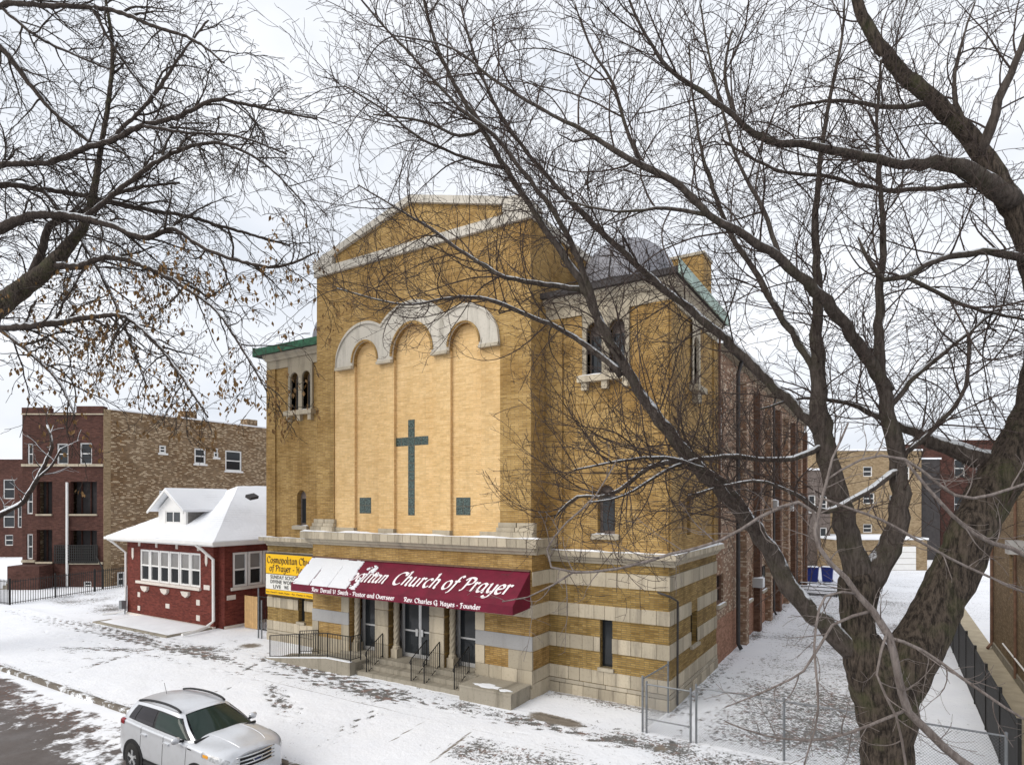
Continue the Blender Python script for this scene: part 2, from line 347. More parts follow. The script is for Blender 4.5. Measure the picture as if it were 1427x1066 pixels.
TRACKS = [(gnd(60,905),gnd(330,905),.5),(gnd(330,905),gnd(520,970),.55),(gnd(84,941),gnd(205,905),.16),(gnd(100,862),gnd(330,920),.45),
          (gnd(330,940),gnd(375,915),.10),(gnd(255,985),gnd(340,948),.12),(gnd(420,925),gnd(640,985),.5),(gnd(640,985),gnd(900,1040),.35),
          (gnd(375,955),gnd(420,1010),.3)]
LINES = [((-9.9,13.95),(9,14.05),.035,.9),(gnd(600,1064),gnd(657,1020),.07,1.0),(gnd(540,1036),gnd(600,1001),.05,.9),(gnd(480,1060),gnd(540,1036),.03,.5),
         (gnd(540,1036),gnd(595,1055),.03,.6),(gnd(617,990),gnd(643,980),.05,.8),(gnd(390,905),gnd(350,930),.04,.5),((-40.0,13.92),(-10.5,13.95),.03,.75),((-40,15.95),(-21.5,15.95),.03,.7)]
for k in range(18): LINES.append(((-26+k*1.55,14.05),(-26+k*1.55,15.9),.025,.78))
def dirtf(U, V):
    n = fgrid(U, V, .35, 3.1)
    n2_ = fgrid(U*.35, V*1.6, 1.3, 6.1); d = .355 + .07*n + (.035+.05*boxm(U,V,-50,-5,13.9,16.0,.6))*n2_ + .02*boxm(U,V,-50,-5,13.9,16.0,.6)
    for a, b, w in TRACKS:
        dd, t = segd(U, V, a, b); d += (.085+.07*fgrid(U,V,2.2,7.7))*np.exp(-(dd/w)**2)
    d += .105*boxm(U, V, -4.6, .5, 16.4, 30, .8) + .05*boxm(U,V,-4,2.2,30,52,1)
    d += .10*np.exp(-(((U+1.5)/2.8)**2+((V-19.0)/3.6)**2))
    d += .155*boxm(U, V, -9.6, -5.3, 12.0, 13.7, .5) + .15*boxm(U, V, -5.0, 0.4, 11, 16.0, .5)
    d += .10*boxm(U, V, -62, -9.5, 9.8, 10.1, .12)
    d += .14*boxm(U, V, -6.4, -4.4, 15.2, 16.2, .4)
    d += .10*boxm(U, V, -38, -24, 16.0, 18.2, .3)*0 + .12*boxm(U, V, -5.7, -5.2, 18, 52, .25)
    d += .12*boxm(U, V, -10, -5.6, 17.6, 18.28, .25)
    d += .08*boxm(U, V, -48, -38, 17, 40, 1.0) + .07*boxm(U, V, -6, 12, 30, 70, 1.5) + .06*boxm(U,V,-50,-38,16,30,1.5)*n
    b = np.zeros(U.shape)
    for a, c, w, k in LINES:
        dd, t = segd(U, V, a, c); b = np.maximum(b, k*np.exp(-(dd/w)**2)*(0.75+.5*n))
    b = np.maximum(b, .80*np.exp(-((((U+8.3)*.97+(V-15.9)*.1)/1.1)**4+((V-15.85+.05*(U+8.3))/.42)**4)))
    b = np.maximum(b, .8*np.exp(-(((U+24.0)/.9)**2+((V-17.0)/.7)**2)))
    b = np.maximum(b, .62*boxm(U, V, -9.6, -5.7, 17.9, 18.3, .12))
    b = np.maximum(b, .7*np.exp(-(((U+5.0)/.4)**2+((V-15.4)/.35)**2)))
    return d, b
FR = random.Random(5); PRINTS = []
def walk(a, b, n, spread):
    a, b = Vector((*a,0)), Vector((*b,0)); L_ = (b-a).length
    for _ in range(n):
        s = FR.uniform(0,L_*.4); e = FR.uniform(L_*.6,L_); o0, o1 = FR.gauss(0,spread), FR.gauss(0,spread); d = (b-a)/L_; nrm = Vector((-d.y,d.x,0)); side = 1
        while s < e:
            q = a+d*s+nrm*(o0+(o1-o0)*s/L_+side*.10+FR.gauss(0,.03)); PRINTS.append((q.x,q.y,math.atan2(d.y,d.x)+FR.gauss(0,.15),FR.uniform(.06,.19))); s += FR.uniform(.32,.42); side = -side
for a, b, w in TRACKS: walk(a, b, 2 if w < .2 else 5, w*.8)
walk((-45,14.6),(-6,14.6),6,.5); walk((-45,15.2),(-22,15.2),3,.3); walk((-14,13.8),(-14,16.1),5,.6); walk((-12.5,9.9),(-13.5,16),3,.3); walk((-25.5,14.5),(-26,19),3,.3); walk((-30,10),(-24,15),2,.3); walk((-5,15.3),(-4.9,30),2,.4); walk((-9,14.5),(-6,15.6),3,.5)
def patch(name, u0, u1, v0, v1, step, mat, fn, base=0.0, relief=.02):
    nu = int((u1-u0)/step)+1; nv = max(2, int((v1-v0)/step)+1)
    us = np.linspace(u0, u1, nu); vv = np.linspace(v0, v1, nv); U, V = np.meshgrid(us, vv)
    d, b = fn(U, V); Z = base + relief*(.5+.5*fgrid(U, V, .8, 9.2)) - .018*np.clip(d-.35,0,.4)
    if base == 0.0 and step < .3:
        for (px, py, an, dp) in PRINTS:
            if not (u0 < px < u1 and v0 < py < v1): continue
            i0, i1 = np.searchsorted(us, px-.25), np.searchsorted(us, px+.25); j0, j1 = np.searchsorted(vv, py-.25), np.searchsorted(vv, py+.25)
            du, dv = U[j0:j1,i0:i1]-px, V[j0:j1,i0:i1]-py; e = ((du*math.cos(an)+dv*math.sin(an))/.16)**2+((dv*math.cos(an)-du*math.sin(an))/.07)**2
            k = np.exp(-e**1.5); d[j0:j1,i0:i1] += dp*k; Z[j0:j1,i0:i1] -= .03*k
    Z = np.maximum(Z, base+.002)
    me = D.meshes.new(name); co = np.stack([U,V,Z],-1).reshape(-1,3)
    idx = np.arange(nu*nv).reshape(nv,nu); fa = np.stack([idx[:-1,:-1],idx[:-1,1:],idx[1:,1:],idx[1:,:-1]],-1).reshape(-1,4)
    me.from_pydata(co.tolist(), [], fa.tolist())
    for nm, arr in (('dirt',d),('bare',b)):
        at_ = me.attributes.new(nm, 'FLOAT', 'POINT'); at_.data.foreach_set('value', arr.reshape(-1).astype(np.float32))
    me.materials.append(mat); me.polygons.foreach_set('use_smooth', [True]*len(me.polygons)); me.update()
    o = D.objects.new(name, me); COL.objects.link(o); o['kind'] = 'structure'; return o
patch('parkway', -62, 12, 9.9, 13.95, .07, M['ground'], dirtf, relief=.04)
patch('sidewalk', -62, 12, 13.95, 16.0, .06, M['ground'], dirtf, relief=.03)
patch('front_yards', -62, 12, 16.0, 32, .12, M['ground'], dirtf, relief=.04)
patch('back_yards', -62, 12, 32, 70, .5, M['ground'], dirtf)
g = MB(); g.poly([(-900,9.9,-.03),(900,9.9,-.03),(900,1500,-.03),(-900,1500,-.03)]); g.poly([(-900,-600,-.03),(900,-600,-.03),(900,-4.6,-.03),(-900,-4.6,-.03)])
struct('ground', g, M['snow'])
def roadf(U, V):
    n = fgrid(U, V, .3, 5.5)
    s = .20*sstep(7.6,9.5,V) + .26*sstep(9.2,9.6,V) + .16*n + .12*sstep(-30,-16,U)*sstep(6.5,8,V) + .10*np.exp(-((V-7.4)/.5)**2) - .12*sstep(6.5,4.0,V)
    s = s + .10*np.exp(-(((U+17.5)/2.0)**2+((V-8.1)/.7)**2))
    leaf = 1.2*np.exp(-(((U+24)/5.5)**2+((V-8.75)/.7)**2)) + .5*np.exp(-((V-9.0)/.6)**2)
    return .25+s, np.clip(leaf,0,1)
patch('road', -62, 12, 1.5, 9.75, .13, M['road'], roadf, base=-.13, relief=.012)
g = MB(); g.poly([(-900,-4.6,-.14),(900,-4.6,-.14),(900,9.75,-.14),(-900,9.75,-.14)]); struct('far_road', g, M['road'])
kb = D.objects.new('kerb', None); COL.objects.link(kb); kb['kind'] = 'structure'; ORG['kerb'] = Vector((0,0,0))
for i in range(27):
    x = -62+i*2.74; blk('kerb_stone', x, x+2.72, 9.75, 9.90, -.3, .015+random.uniform(-.012,.012), M['kerb'], kb)

# ------------------------------------------------------------------ wall builder
def arch_pts(a0, a1, spring, n=12):
    c = (a0+a1)/2; r = (a1-a0)/2
    return [(c-r*math.cos(math.pi*k/n), spring+r*math.sin(math.pi*k/n)) for k in range(n+1)]
def wall_face(mb, axis, plane, a0, a1, z0, z1, ops=(), depth=.25, back=1):
    """a wall sheet at x or y = plane with rectangular or arched openings: (a0,a1,z0,z1,arched); reveals go 'depth' towards back"""
    P = (lambda a, z, d=0.0: (a, plane+d*back, z)) if axis == 'y' else (lambda a, z, d=0.0: (plane+d*back, a, z))
    A = sorted({a0, a1, *[o[0] for o in ops], *[o[1] for o in ops]}); Z = sorted({z0, z1, *[o[2] for o in ops], *[o[3] for o in ops]})
    A = [a for a in A if a0 <= a <= a1]; Z = [z for z in Z if z0 <= z <= z1]
    for i in range(len(A)-1):
        for j in range(len(Z)-1):
            ca, cz = (A[i]+A[i+1])/2, (Z[j]+Z[j+1])/2
            if any(o[0] < ca < o[1] and o[2] < cz < o[3] for o in ops): continue
            mb.poly([P(A[i],Z[j]),P(A[i+1],Z[j]),P(A[i+1],Z[j+1]),P(A[i],Z[j+1])])
    for o in ops:
        b0, b1, y0, y1 = o[:4]; arched = len(o) > 4 and o[4]
        sp = y1-(b1-b0)/2 if arched else y1
        for a in (b0, b1): mb.poly([P(a,y0),P(a,sp),P(a,sp,depth),P(a,y0,depth)])
        mb.poly([P(b0,y0),P(b1,y0),P(b1,y0,depth),P(b0,y0,depth)])
        if arched:
            ap = arch_pts(b0, b1, sp); h = len(ap)//2
            for k in range(len(ap)-1):
                p, q = ap[k], ap[k+1]; mb.poly([P(*p),P(*q),P(*q,depth),P(*p,depth)])
                c = b0 if k < h else b1; mb.poly([P(c,y1),P(*p),P(*q)])
        else: mb.poly([P(b0,y1),P(b1,y1),P(b1,y1,depth),P(b0,y1,depth)])
    return mb
def bx(axis, plane, a0, a1, z0, z1, d0, d1, mb=None):
    """box on a wall: a along the wall, d measured out of it (towards the viewer: -y for axis y, +x for axis x)"""
    mb = mb or MB()
    return mb.box(a0,a1,plane-d1,plane-d0,z0,z1) if axis == 'y' else mb.box(plane+d0,plane+d1,a0,a1,z0,z1)
def bblk(name, axis, plane, a0, a1, z0, z1, d0, d1, mat, parent):
    return blk(name,a0,a1,plane-d1,plane-d0,z0,z1,mat,parent) if axis == 'y' else blk(name,plane+d0,plane+d1,a0,a1,z0,z1,mat,parent)
def pane(axis, plane, a0, a1, z0, z1, d, arched=False):
    mb = MB(); P = (lambda a, z: (a, plane+d, z)) if axis == 'y' else (lambda a, z: (plane-d, a, z))
    pts = [(a0,z0),(a1,z0)] + (arch_pts(a0,a1,z1-(a1-a0)/2)[::-1] if arched else [(a1,z1),(a0,z1)])
    v = (0,.03,0) if axis == 'y' else (-.03,0,0)
    return mb.prism([P(*p) for p in pts], v)
def window(parent, axis, plane, a0, a1, z0, z1, d=.16, fw=.06, mat='white_paint', glass='glass', sash=True, mull=0, name='window'):
    """window part (its frame) with pane sub-parts set back d from the wall plane"""
    s = -1 if axis == 'y' else 1
    f = MB(); bx(axis, plane, a0, a0+fw, z0, z1, -d, -d+.07, f); bx(axis, plane, a1-fw, a1, z0, z1, -d, -d+.07, f)
    bx(axis, plane, a0+fw, a1-fw, z0, z0+fw, -d, -d+.07, f); bx(axis, plane, a0+fw, a1-fw, z1-fw, z1, -d, -d+.07, f)
    zm = (z0+z1)/2
    if sash: bx(axis, plane, a0+fw, a1-fw, zm-fw*.4, zm+fw*.4, -d+.012, -d+.055, f)
    for k in range(mull):
        c = a0+(a1-a0)*(k+1)/(mull+1); bx(axis, plane, c-fw*.5, c+fw*.5, z0+fw, z1-fw, -d+.006, -d+.06, f)
    w = part(name, f, M[mat], parent)
    for q0, q1 in (((z0+fw, zm-fw*.4),(zm+fw*.4, z1-fw)) if sash else ((z0+fw, z1-fw),)):
        g2 = glass[0 if q0 < zm-.01 and sash else -1] if isinstance(glass, (tuple, list)) else glass
        part('pane', pane(axis, plane, a0+fw, a1-fw, q0, q1, d), M[g2], w)
    return w
def lumpy(x0, x1, y0, y1, z, h=.05, step=.14):
    """a line of snow lying on a ledge"""
    nx = max(2,int((x1-x0)/step)+1); ny = max(2,int((y1-y0)/step)+1); mb = MB(); vs = []; fs = []
    for j in range(ny+1):
        for i in range(nx+1):
            u = x0+(x1-x0)*i/nx; v = y0+(y1-y0)*j/ny; e = 0 if i in (0,nx) or j in (0,ny) else 1
            vs.append((u, v, z+.003+e*h*max(.12,(.55+.9*fbm(u,v,1.1,4.4)))))
    for j in range(ny):
        for i in range(nx):
            a = j*(nx+1)+i; fs.append((a,a+1,a+nx+2,a+nx+1))
    return mb.add(vs, fs)

def blob(cx, cy, z, rx, ry, h=.02, seed=1.0):
    n = 26; vs = [(cx,cy,z+h)]; fs = []
    for q, hh in ((.6,.8),(1.0,.1)):
        for k in range(n):
            a = 2*math.pi*k/n; w = q*(1+.55*mnoise.fractal(Vector((math.cos(a)*1.6+seed,math.sin(a)*1.6,seed)),1.0,2.0,4)); vs.append((cx+rx*w*math.cos(a),cy+ry*w*math.sin(a),z+.002+h*hh))
    for k in range(n): k2 = (k+1) % n; fs += [(0,1+k,1+k2),(1+k,1+n+k,1+n+k2,1+k2)]
    return MB().add(vs, fs)

# ------------------------------------------------------------------ the church
V0, U0 = 18.28, -5.68           # wing front plane, right side plane
VC, VL = 17.22, 17.10           # central block front, its lower stage
XL, XR = -24.56, -5.68
CL, CR = -20.0, -9.88
ch = thing('church', 'tall yellow brick church with three blind arches and a green glass cross', 'church', (-15,18,0))
SB = [(3.62,4.09),(2.57,3.02),(1.53,2.0)]                 # stone bands
LR = [(.50,.92),(.36,.49),(0,.35)]                         # foot courses
def band(axis, plane, a0, a1, z0, z1, n, mat, parent, skip=(), proud=.035, jit=.06):
    w = (a1-a0)/n; cuts = [a0]+[a0+w*k+random.uniform(-jit,jit) for k in range(1,n)]+[a1]
    segs = [(cuts[k]+.006, cuts[k+1]-.006) for k in range(n)]
    for s0, s1 in skip:
        nx = []
        for a, b in segs:
            if b <= s0 or a >= s1: nx.append((a,b))
            else:
                if a < s0-.05: nx.append((a,s0))
                if b > s1+.05: nx.append((s1,b))
        segs = nx
    for a, b in segs: bblk('stone_block', axis, plane, a, b, z0+.005, z1-.005, -.04, proud+random.uniform(-.006,.006), mat, parent)
def wing(x0, x1, right):
    nm = 'wing_wall'; cx = (x0+x1)/2; wc = -7.72 if right else -22.22
    up = [(wc-.66,wc-.12,10.42,12.12,True),(wc+.12,wc+.66,10.42,12.12,True),(wc-.30,wc+.30,5.3,6.88,True)]
    lo = [(wc-.21,wc+.21,1.04,2.57)]
    m = MB(); wall_face(m,'y',V0,x0,x1,4.6,12.45,up,.3); u = part('front_wall', m, M['yellow_brick'], ch)
    m = MB(); wall_face(m,'y',V0,x0,x1,0,4.6,lo,.3); part('banded_wall', m, M['gold_brick'], ch)
    # corner piers
    for a, b in ((x0,x0+.62),(x1-.62,x1)):
        part('corner_pier', bx('y',V0,a+.001,b,4.75,12.43,0,.07), M['yellow_brick'], ch)
    # stone window surround with two arched openings
    s = MB(); pts = [(wc-.80,10.42),(wc-.80,12.43),(wc+.80,12.43),(wc+.80,10.42)]
    wall_face(s,'y',V0-.09,wc-.80,wc+.80,10.40,12.43,[(wc-.66,wc-.12,10.42,12.12,True),(wc+.12,wc+.66,10.42,12.12,True)],.3)
    bx('y',V0,wc-.80,wc-.797,10.40,12.43,0,.09,s); bx('y',V0,wc+.797,wc+.80,10.40,12.43,0,.09,s)
    part('window_surround', s, M['limestone'], ch)
    c = MB(); c.lathe((wc,V0-.02,10.42),[(.10,0),(.10,.06),(.065,.1),(.06,1.3),(.09,1.38),(.11,1.42)],10); part('colonnette', c, M['limestone'], ch, True)
    for a in (wc-.66, wc+.12):
        w = part('belfry_window', pane('y',V0,a,a+.54,10.42,12.12,.24,True), M['louver'], ch)
        for k in range(2): part('pane', pane('y',V0,a+.07+.21*k,a+.26+.21*k,10.55,11.72,.22), M['glass'], w)
    sl_ = bx('y',V0,wc-.92,wc+.92,10.20,10.40,-.05,.26); 
    for q in (-.7,0,.7): bx('y',V0,wc+q-.1,wc+q+.1,9.95,10.199,-.05,.18,sl_)
    si = part('sill', sl_, M['limestone'], ch); part('snow', lumpy(wc-.9,wc+.9,V0-.25,V0-.1,10.40,.04), M['snow'], si)
    w = part('arched_window', pane('y',V0,wc-.30,wc+.30,5.3,6.88,.22,True), M['louver'], ch)
    part('pane', pane('y',V0,wc-.2,wc+.2,5.42,6.5,.20), M['glass'], w)
    si = part('sill', bx('y',V0,wc-.48,wc+.48,5.14,5.299,-.05,.14), M['ledge_stone'], ch); part('snow', lumpy(wc-.46,wc+.46,V0-.13,V0+.12,5.30,.05), M['snow'], si)
    part('slit_window', pane('y',V0,wc-.21,wc+.21,1.04,2.57,.2), M['glass'], ch)
    part('sill', bx('y',V0,wc-.27,wc+.27,.93,1.035,-.05,.09), M['ledge_stone'], ch)
    # bands
    e = .035 if right else 0
    for z0, z1 in SB: band('y',V0,x0,x1+e,z0,z1,10,M['limestone'],ch,[(wc-.21,wc+.21)] if z0 < 2.5 and z1 > 1.1 else ())
    band('y',V0,x0,x1+e,*LR[0],10,M['limestone'],ch); band('y',V0,x0,x1+e,*LR[1],6,M['ledge_stone'],ch,proud=.05); band('y',V0,x0,x1+.06*(e>0),*LR[2],9,M['limestone'],ch,proud=.07)
    # belt course with its snow
    part('belt_moulding', MB().prism([(x0-.0,V0+.02,4.36),(x0,V0-.06,4.36),(x0,V0-.10,4.44),(x0,V0-.17,4.48),(x0,V0-.20,4.57),(x0,V0+.02,4.57)],(x1-x0+(.2 if right else 0),0,0)), M['ledge_stone'], ch)
    n = 13; x1e = x1+(.30 if right else 0); x0e = x0-(0 if right else .28)
    for k in range(n): blk('belt_stone', x0e+(x1e-x0e)*k/n+.003, x0e+(x1e-x0e)*(k+1)/n-.003, V0-.30, V0+.02, 4.572, 4.75, M['limestone'], ch)
    part('snow', lumpy(x0e,x1e,V0-.295,V0-.005,4.752,.05), M['snow'], ch)
    # frieze, cornice, eave
    part('frieze', bx('y',V0,x0,x1,12.43,12.80,-.02,.06), M['limestone'], ch)
    part('cornice', MB().prism([(x0,V0+.02,12.802),(x0,V0-.12,12.802),(x0,V0-.18,12.9),(x0,V0-.26,12.94),(x0,V0-.30,13.06),(x0,V0+.02,13.06)],(x1-x0+(.3 if right else 0),0,0)), M['ledge_stone'], ch)
    y1 = V0+6.0; xo0, xo1 = (x0, x1+.42) if right else (x0-.42, x1)
    part('eave_soffit', MB().box(xo0,xo1,V0-.42,y1,13.064,13.11), M['dark_roof'], ch)
    part('front_fascia', MB().box(xo0,xo1,V0-.47,V0-.423,13.06,13.24 if right else 13.38), M['dark_roof'] if right else M['green_metal'], ch)
    part('side_fascia', MB().box(*((xo1+.003,xo1+.05) if right else (xo0-.05,xo0-.003)),V0-.47,y1,13.03,13.45), M['pale_green'] if right else M['green_metal'], ch)
    rf = MB(); cxr, cyr = cx-(.32 if right else 0), V0+2.9; z = 13.23; r0 = [(xo0,V0-.42),(xo1,V0-.42),(xo1,y1),(xo0,y1)]
    oct_ = [(cxr+1.75*math.cos(a),cyr+1.75*math.sin(a)) for a in (-2.356,-.785,.785,2.356)]
    for k in range(4): rf.poly([(*r0[k],z),(*r0[(k+1)%4],z),(*oct_[(k+1)%4],13.7),(*oct_[k],13.7)])
    part('tower_roof', rf, M['dark_roof'] if right else M['snow'], ch)
    # drum and ribbed dome, each sheet between two ribs a part
    part('drum', MB().lathe((cxr,cyr,13.4),[(1.66,0),(1.66,.45),(1.78,.47),(1.78,.55),(1.5,.56)],16), M['dark_roof'], ch)
    dm = part('dome', MB().lathe((cxr,cyr,13.95),[(1.70,0),(1.68,.34),(1.54,.84),(1.26,1.26),(.86,1.58),(.40,1.76),(.02,1.80)],16), M['dark_roof'], ch)
    for k in range(16):
        a0 = 2*math.pi*k/16; pr = [(1.74,0),(1.72,.34),(1.58,.86),(1.29,1.29),(.88,1.62),(.42,1.80),(.03,1.84)]
        part('dome_sheet', MB().lathe((cxr,cyr,13.95),pr,2,a0+.012,a0+2*math.pi/16-.012), M['dome'], dm, True)
    part('finial', MB().lathe((cxr,cyr,15.72),[(.12,0),(.14,.08),(.06,.14),(.02,.3)],8), M['dome'], dm)
    return wc
wing(XL, CL, False); wing(CR, XR, True)
# right wing, side face
s_up = [(20.75,21.35,10.3,11.95,True),(20.2,20.62,5.25,6.6)]; s_lo = [(20.62,21.45,1.52,2.62)]
m = MB(); wall_face(m,'x',U0,V0,24.2,4.6,12.45,s_up,.3,-1); part('side_wall', m, M['yellow_brick'], ch)
m = MB(); wall_face(m,'x',U0,V0,24.2,0,4.6,s_lo,.3,-1); part('banded_wall', m, M['gold_brick'], ch)
for z0, z1 in SB: band('x',U0,V0+.001,24.2,z0,z1,12,M['limestone'],ch,[(20.62,21.45)] if z0 < 2.6 and z1 > 1.55 else ())
band('x',U0,V0,24.2,*LR[0],12,M['limestone'],ch); band('x',U0,V0,24.2,*LR[1],8,M['ledge_stone'],ch,proud=.05); band('x',U0,V0,24.2,*LR[2],10,M['limestone'],ch,proud=.07)
part('belt_moulding', MB().prism([(U0-.02,V0,4.36),(U0+.06,V0,4.36),(U0+.10,V0,4.44),(U0+.17,V0,4.48),(U0+.20,V0,4.57),(U0-.02,V0,4.57)],(0,5.92,0)), M['ledge_stone'], ch)
for k in range(15): blk('belt_stone', U0-.02, U0+.30, V0+.025+5.9*k/15+.003, V0+.025+5.9*(k+1)/15-.003, 4.572, 4.75, M['limestone'], ch)
part('snow', lumpy(U0+.005,U0+.295,V0,24.2,4.753,.05), M['snow'], ch)
part('frieze', bx('x',U0,V0,24.2,12.43,12.80,-.02,.06), M['limestone'], ch)
part('cornice', MB().prism([(U0-.02,V0,12.802),(U0+.12,V0,12.802),(U0+.18,V0,12.9),(U0+.26,V0,12.94),(U0+.30,V0,13.06),(U0-.02,V0,13.06)],(0,5.92,0)), M['ledge_stone'], ch)
for a, b in ((V0,V0+.62),(23.58,24.2)): part('corner_pier', bx('x',U0,a,b-.001,4.75,12.43,0,.07), M['yellow_brick'], ch)
s = MB(); wall_face(s,'x',U0+.09,20.55,21.55,10.25,12.42,[(20.75,21.35,10.3,11.95,True)],.3,-1); part('window_surround', s, M['limestone'], ch)
part('belfry_window', pane('x',U0,20.75,21.35,10.3,11.95,.2,True), M['louver'], ch)
si = part('sill', bx('x',U0,20.45,21.65,10.05,10.25,-.05,.3), M['limestone'], ch); bk = bx('x',U0,20.8,21.3,9.7,10.049,-.05,.2); part('bracket', bk, M['limestone'], ch)
part('snow', lumpy(U0+.1,U0+.29,20.46,21.64,10.25,.04), M['snow'], si)
part('pane', pane('x',U0,20.2,20.62,5.25,6.6,.15), M['louver'], ch); part('pane', pane('x',U0,20.62,21.45,1.52,2.62,.18), M['glass'], ch)
si = part('sill', bx('x',U0,20.55,21.55,1.42,1.515,-.05,.1), M['ledge_stone'], ch)
part('downspout', MB().tube([(U0+.16,24.05,12.9),(U0+.16,24.05,4.9)],.05,8), M['rust'], ch, True)
part('drain_pipe', MB().tube([(-6.0,V0-.11,3.6),(-5.6,V0-.16,3.5),(-5.52,V0+.35,3.3),(-5.55,V0+.42,1.0),(-5.55,V0+.42,.1)],.035,6), M['pipe'], ch, True)

# central block, lower stage with the three door bays
DB = [(-17.98,-16.55),(-16.0+.05,-13.98),(-13.42,-11.98)]       # bay openings
DB = [(-18.0,-16.62),(-15.95,-13.98),(-13.32,-11.98)]
LX0, LX1 = -20.10, -9.78; FL = .52
m = MB(); wall_face(m,'y',VL,LX0,LX1,0,4.66,[(a,b,FL,3.5) for a,b in DB],.62); wall_face(m,'x',LX1,VL,V0,0,4.66,(),.1,-1); wall_face(m,'x',LX0,VL,V0,0,4.66,(),.1,1)
part('entrance_wall', m, M['yellow_brick'], ch)
for a, b in ((LX0,-18.0),(-11.98,LX1+.03)):
    band('y',VL,a,b,1.53,2.02,1 if b < -12 else 1,M['grey_stone'],ch)
    band('y',VL,a,b,2.62,3.02,2,M['limestone'],ch); band('y',VL,a,b,.36,.92,4,M['limestone'],ch); band('y',VL,a,b,0,.355,3,M['limestone'],ch,proud=.06)
for a, b in ((-18.42,-18.0),(-11.98,-11.6)): 
    for z0, z1 in ((.92,1.53),(2.02,2.62),(3.02,3.5)): bblk('stone_block','y',VL,a+.004,b-.004,z0+.005,z1-.005,-.04,.035,M['limestone'],ch)
for z0, z1 in ((.92,1.53),): bblk('stone_block','y',VL,-10.65,-9.75,z0+.005,z1-.005,-.04,.04,M['limestone'],ch)
bblk('stone_block','y',VL,-20.1,-19.75,.93,1.525,-.04,.03,M['limestone'],ch)
for a, b in ((-16.62,-15.95),(-13.98,-13.32)):
    for z0, z1 in ((.5,1.0),(1.0,1.7),(1.7,2.3),(2.3,2.9),(2.9,3.5)): bblk('stone_block','y',VL,a,b,z0+.005,z1-.005,-.5,.04,M['limestone'],ch)
for z0, z1 in SB+[(.5,.92),(0,.49)]: band('x',LX1,VL+.001,V0,z0,z1,2,M['limestone'],ch)
# twisted columns beside each door
for a, b in DB:
    for x in (a+.16,):
        c = MB(); n = 60; sd_ = 30; vs = []
        for i in range(n+1):
            z = 1.05+1.75*i/n
            for k in range(sd_):
                tt = 2*math.pi*k/sd_; r = .105+.010*math.cos(5*(tt-i*.16)); vs.append((x+r*math.cos(tt), VL+.26+r*math.sin(tt), z))
        c.add(vs, [(i*sd_+k,i*sd_+(k+1)%sd_,(i+1)*sd_+(k+1)%sd_,(i+1)*sd_+k) for i in range(n) for k in range(sd_)])
        cl = part('twisted_column', c, M['limestone'], ch, True)
        part('base', MB().box(x-.15,x+.15,VL+.11,VL+.41,FL,.85).lathe((x,VL+.26,.85),[(.15,0),(.15,.08),(.11,.12),(.11,.2)],12), M['limestone'], cl)
        part('capital', MB().lathe((x,VL+.26,2.8),[(.10,0),(.12,.05),(.16,.25),(.17,.3)],12).box(x-.17,x+.17,VL+.1,VL+.42,3.1,3.2), M['limestone'], cl)
# doors
VD = VL+.5
for a, b, leaves in ((-17.80,-16.62,1),(-15.74,-13.98,2),(-13.14,-11.98,1)):
    fr = MB(); w = .07
    for q0, q1, z0, z1 in ((a,a+w,FL,3.4),(b-w,b,FL,3.4),(a+w,b-w,2.62,2.70),(a+w,b-w,3.32,3.4)): fr.box(q0,q1,VD,VD+.1,z0,z1)
    df = part('door_frame', fr, M['alu'], ch); part('transom', pane('y',VD,a+w,b-w,2.70,3.32,.05), M['glass'], df)
    n = leaves; wl = (b-a-2*w)/n
    for k in range(n):
        l0 = a+w+wl*k+.006; l1 = l0+wl-.012; g2 = MB(); s_ = .055
        for q0, q1, z0, z1 in ((l0,l0+s_,FL+.02,2.61),(l1-s_,l1,FL+.02,2.61),(l0+s_,l1-s_,FL+.02,FL+.16),(l0+s_,l1-s_,2.53,2.61),(l0+s_,l1-s_,1.50,1.56)): g2.box(q0,q1,VD+.02,VD+.065,z0,z1)
        d_ = part('door', g2, M['alu'], ch)
        for z0, z1 in ((FL+.16,1.50),(1.56,2.53)): part('pane', pane('y',VD,l0+s_,l1-s_,z0,z1,.04), M['glass'], d_)
        hx = l1-.12 if (k == 0 and n == 2) or n == 1 else l0+.12
        part('handle', MB().box(hx-.05,hx+.05,VD-.03,VD+.02,1.36,1.62), M['alu'], d_)
part('lintel_band', bx('y',VL,-18.4,-11.6,3.5,3.8,-.02,.05), M['limestone'], ch)
# belt of the centre
part('belt_moulding', MB().prism([(LX0-.2,VL+.02,4.64),(LX0-.2,VL-.07,4.64),(LX0-.2,VL-.12,4.72),(LX0-.2,VL-.22,4.76),(LX0-.2,VL-.25,4.87),(LX0-.2,VL+.02,4.87)],(LX1-LX0+.4,0,0)), M['ledge_stone'], ch)
part('belt_core', MB().box(LX0-.2,LX1+.2,VL+.02,V0,4.64,4.87), M['ledge_stone'], ch)
n = 30; a, b = LX0-.36, LX1+.36
for k in range(n): blk('belt_stone', a+(b-a)*k/n+.003, a+(b-a)*(k+1)/n-.003, VL-.36, VL+.12, 4.872, 5.16+random.uniform(-.004,.004), M['limestone'], ch)
part('belt_return', MB().box(a,LX1+.34,VL+.12,V0,4.872,5.15), M['limestone'], ch)
part('snow', lumpy(a,b,VL-.355,VC-.12,5.163,.05), M['snow'], ch)
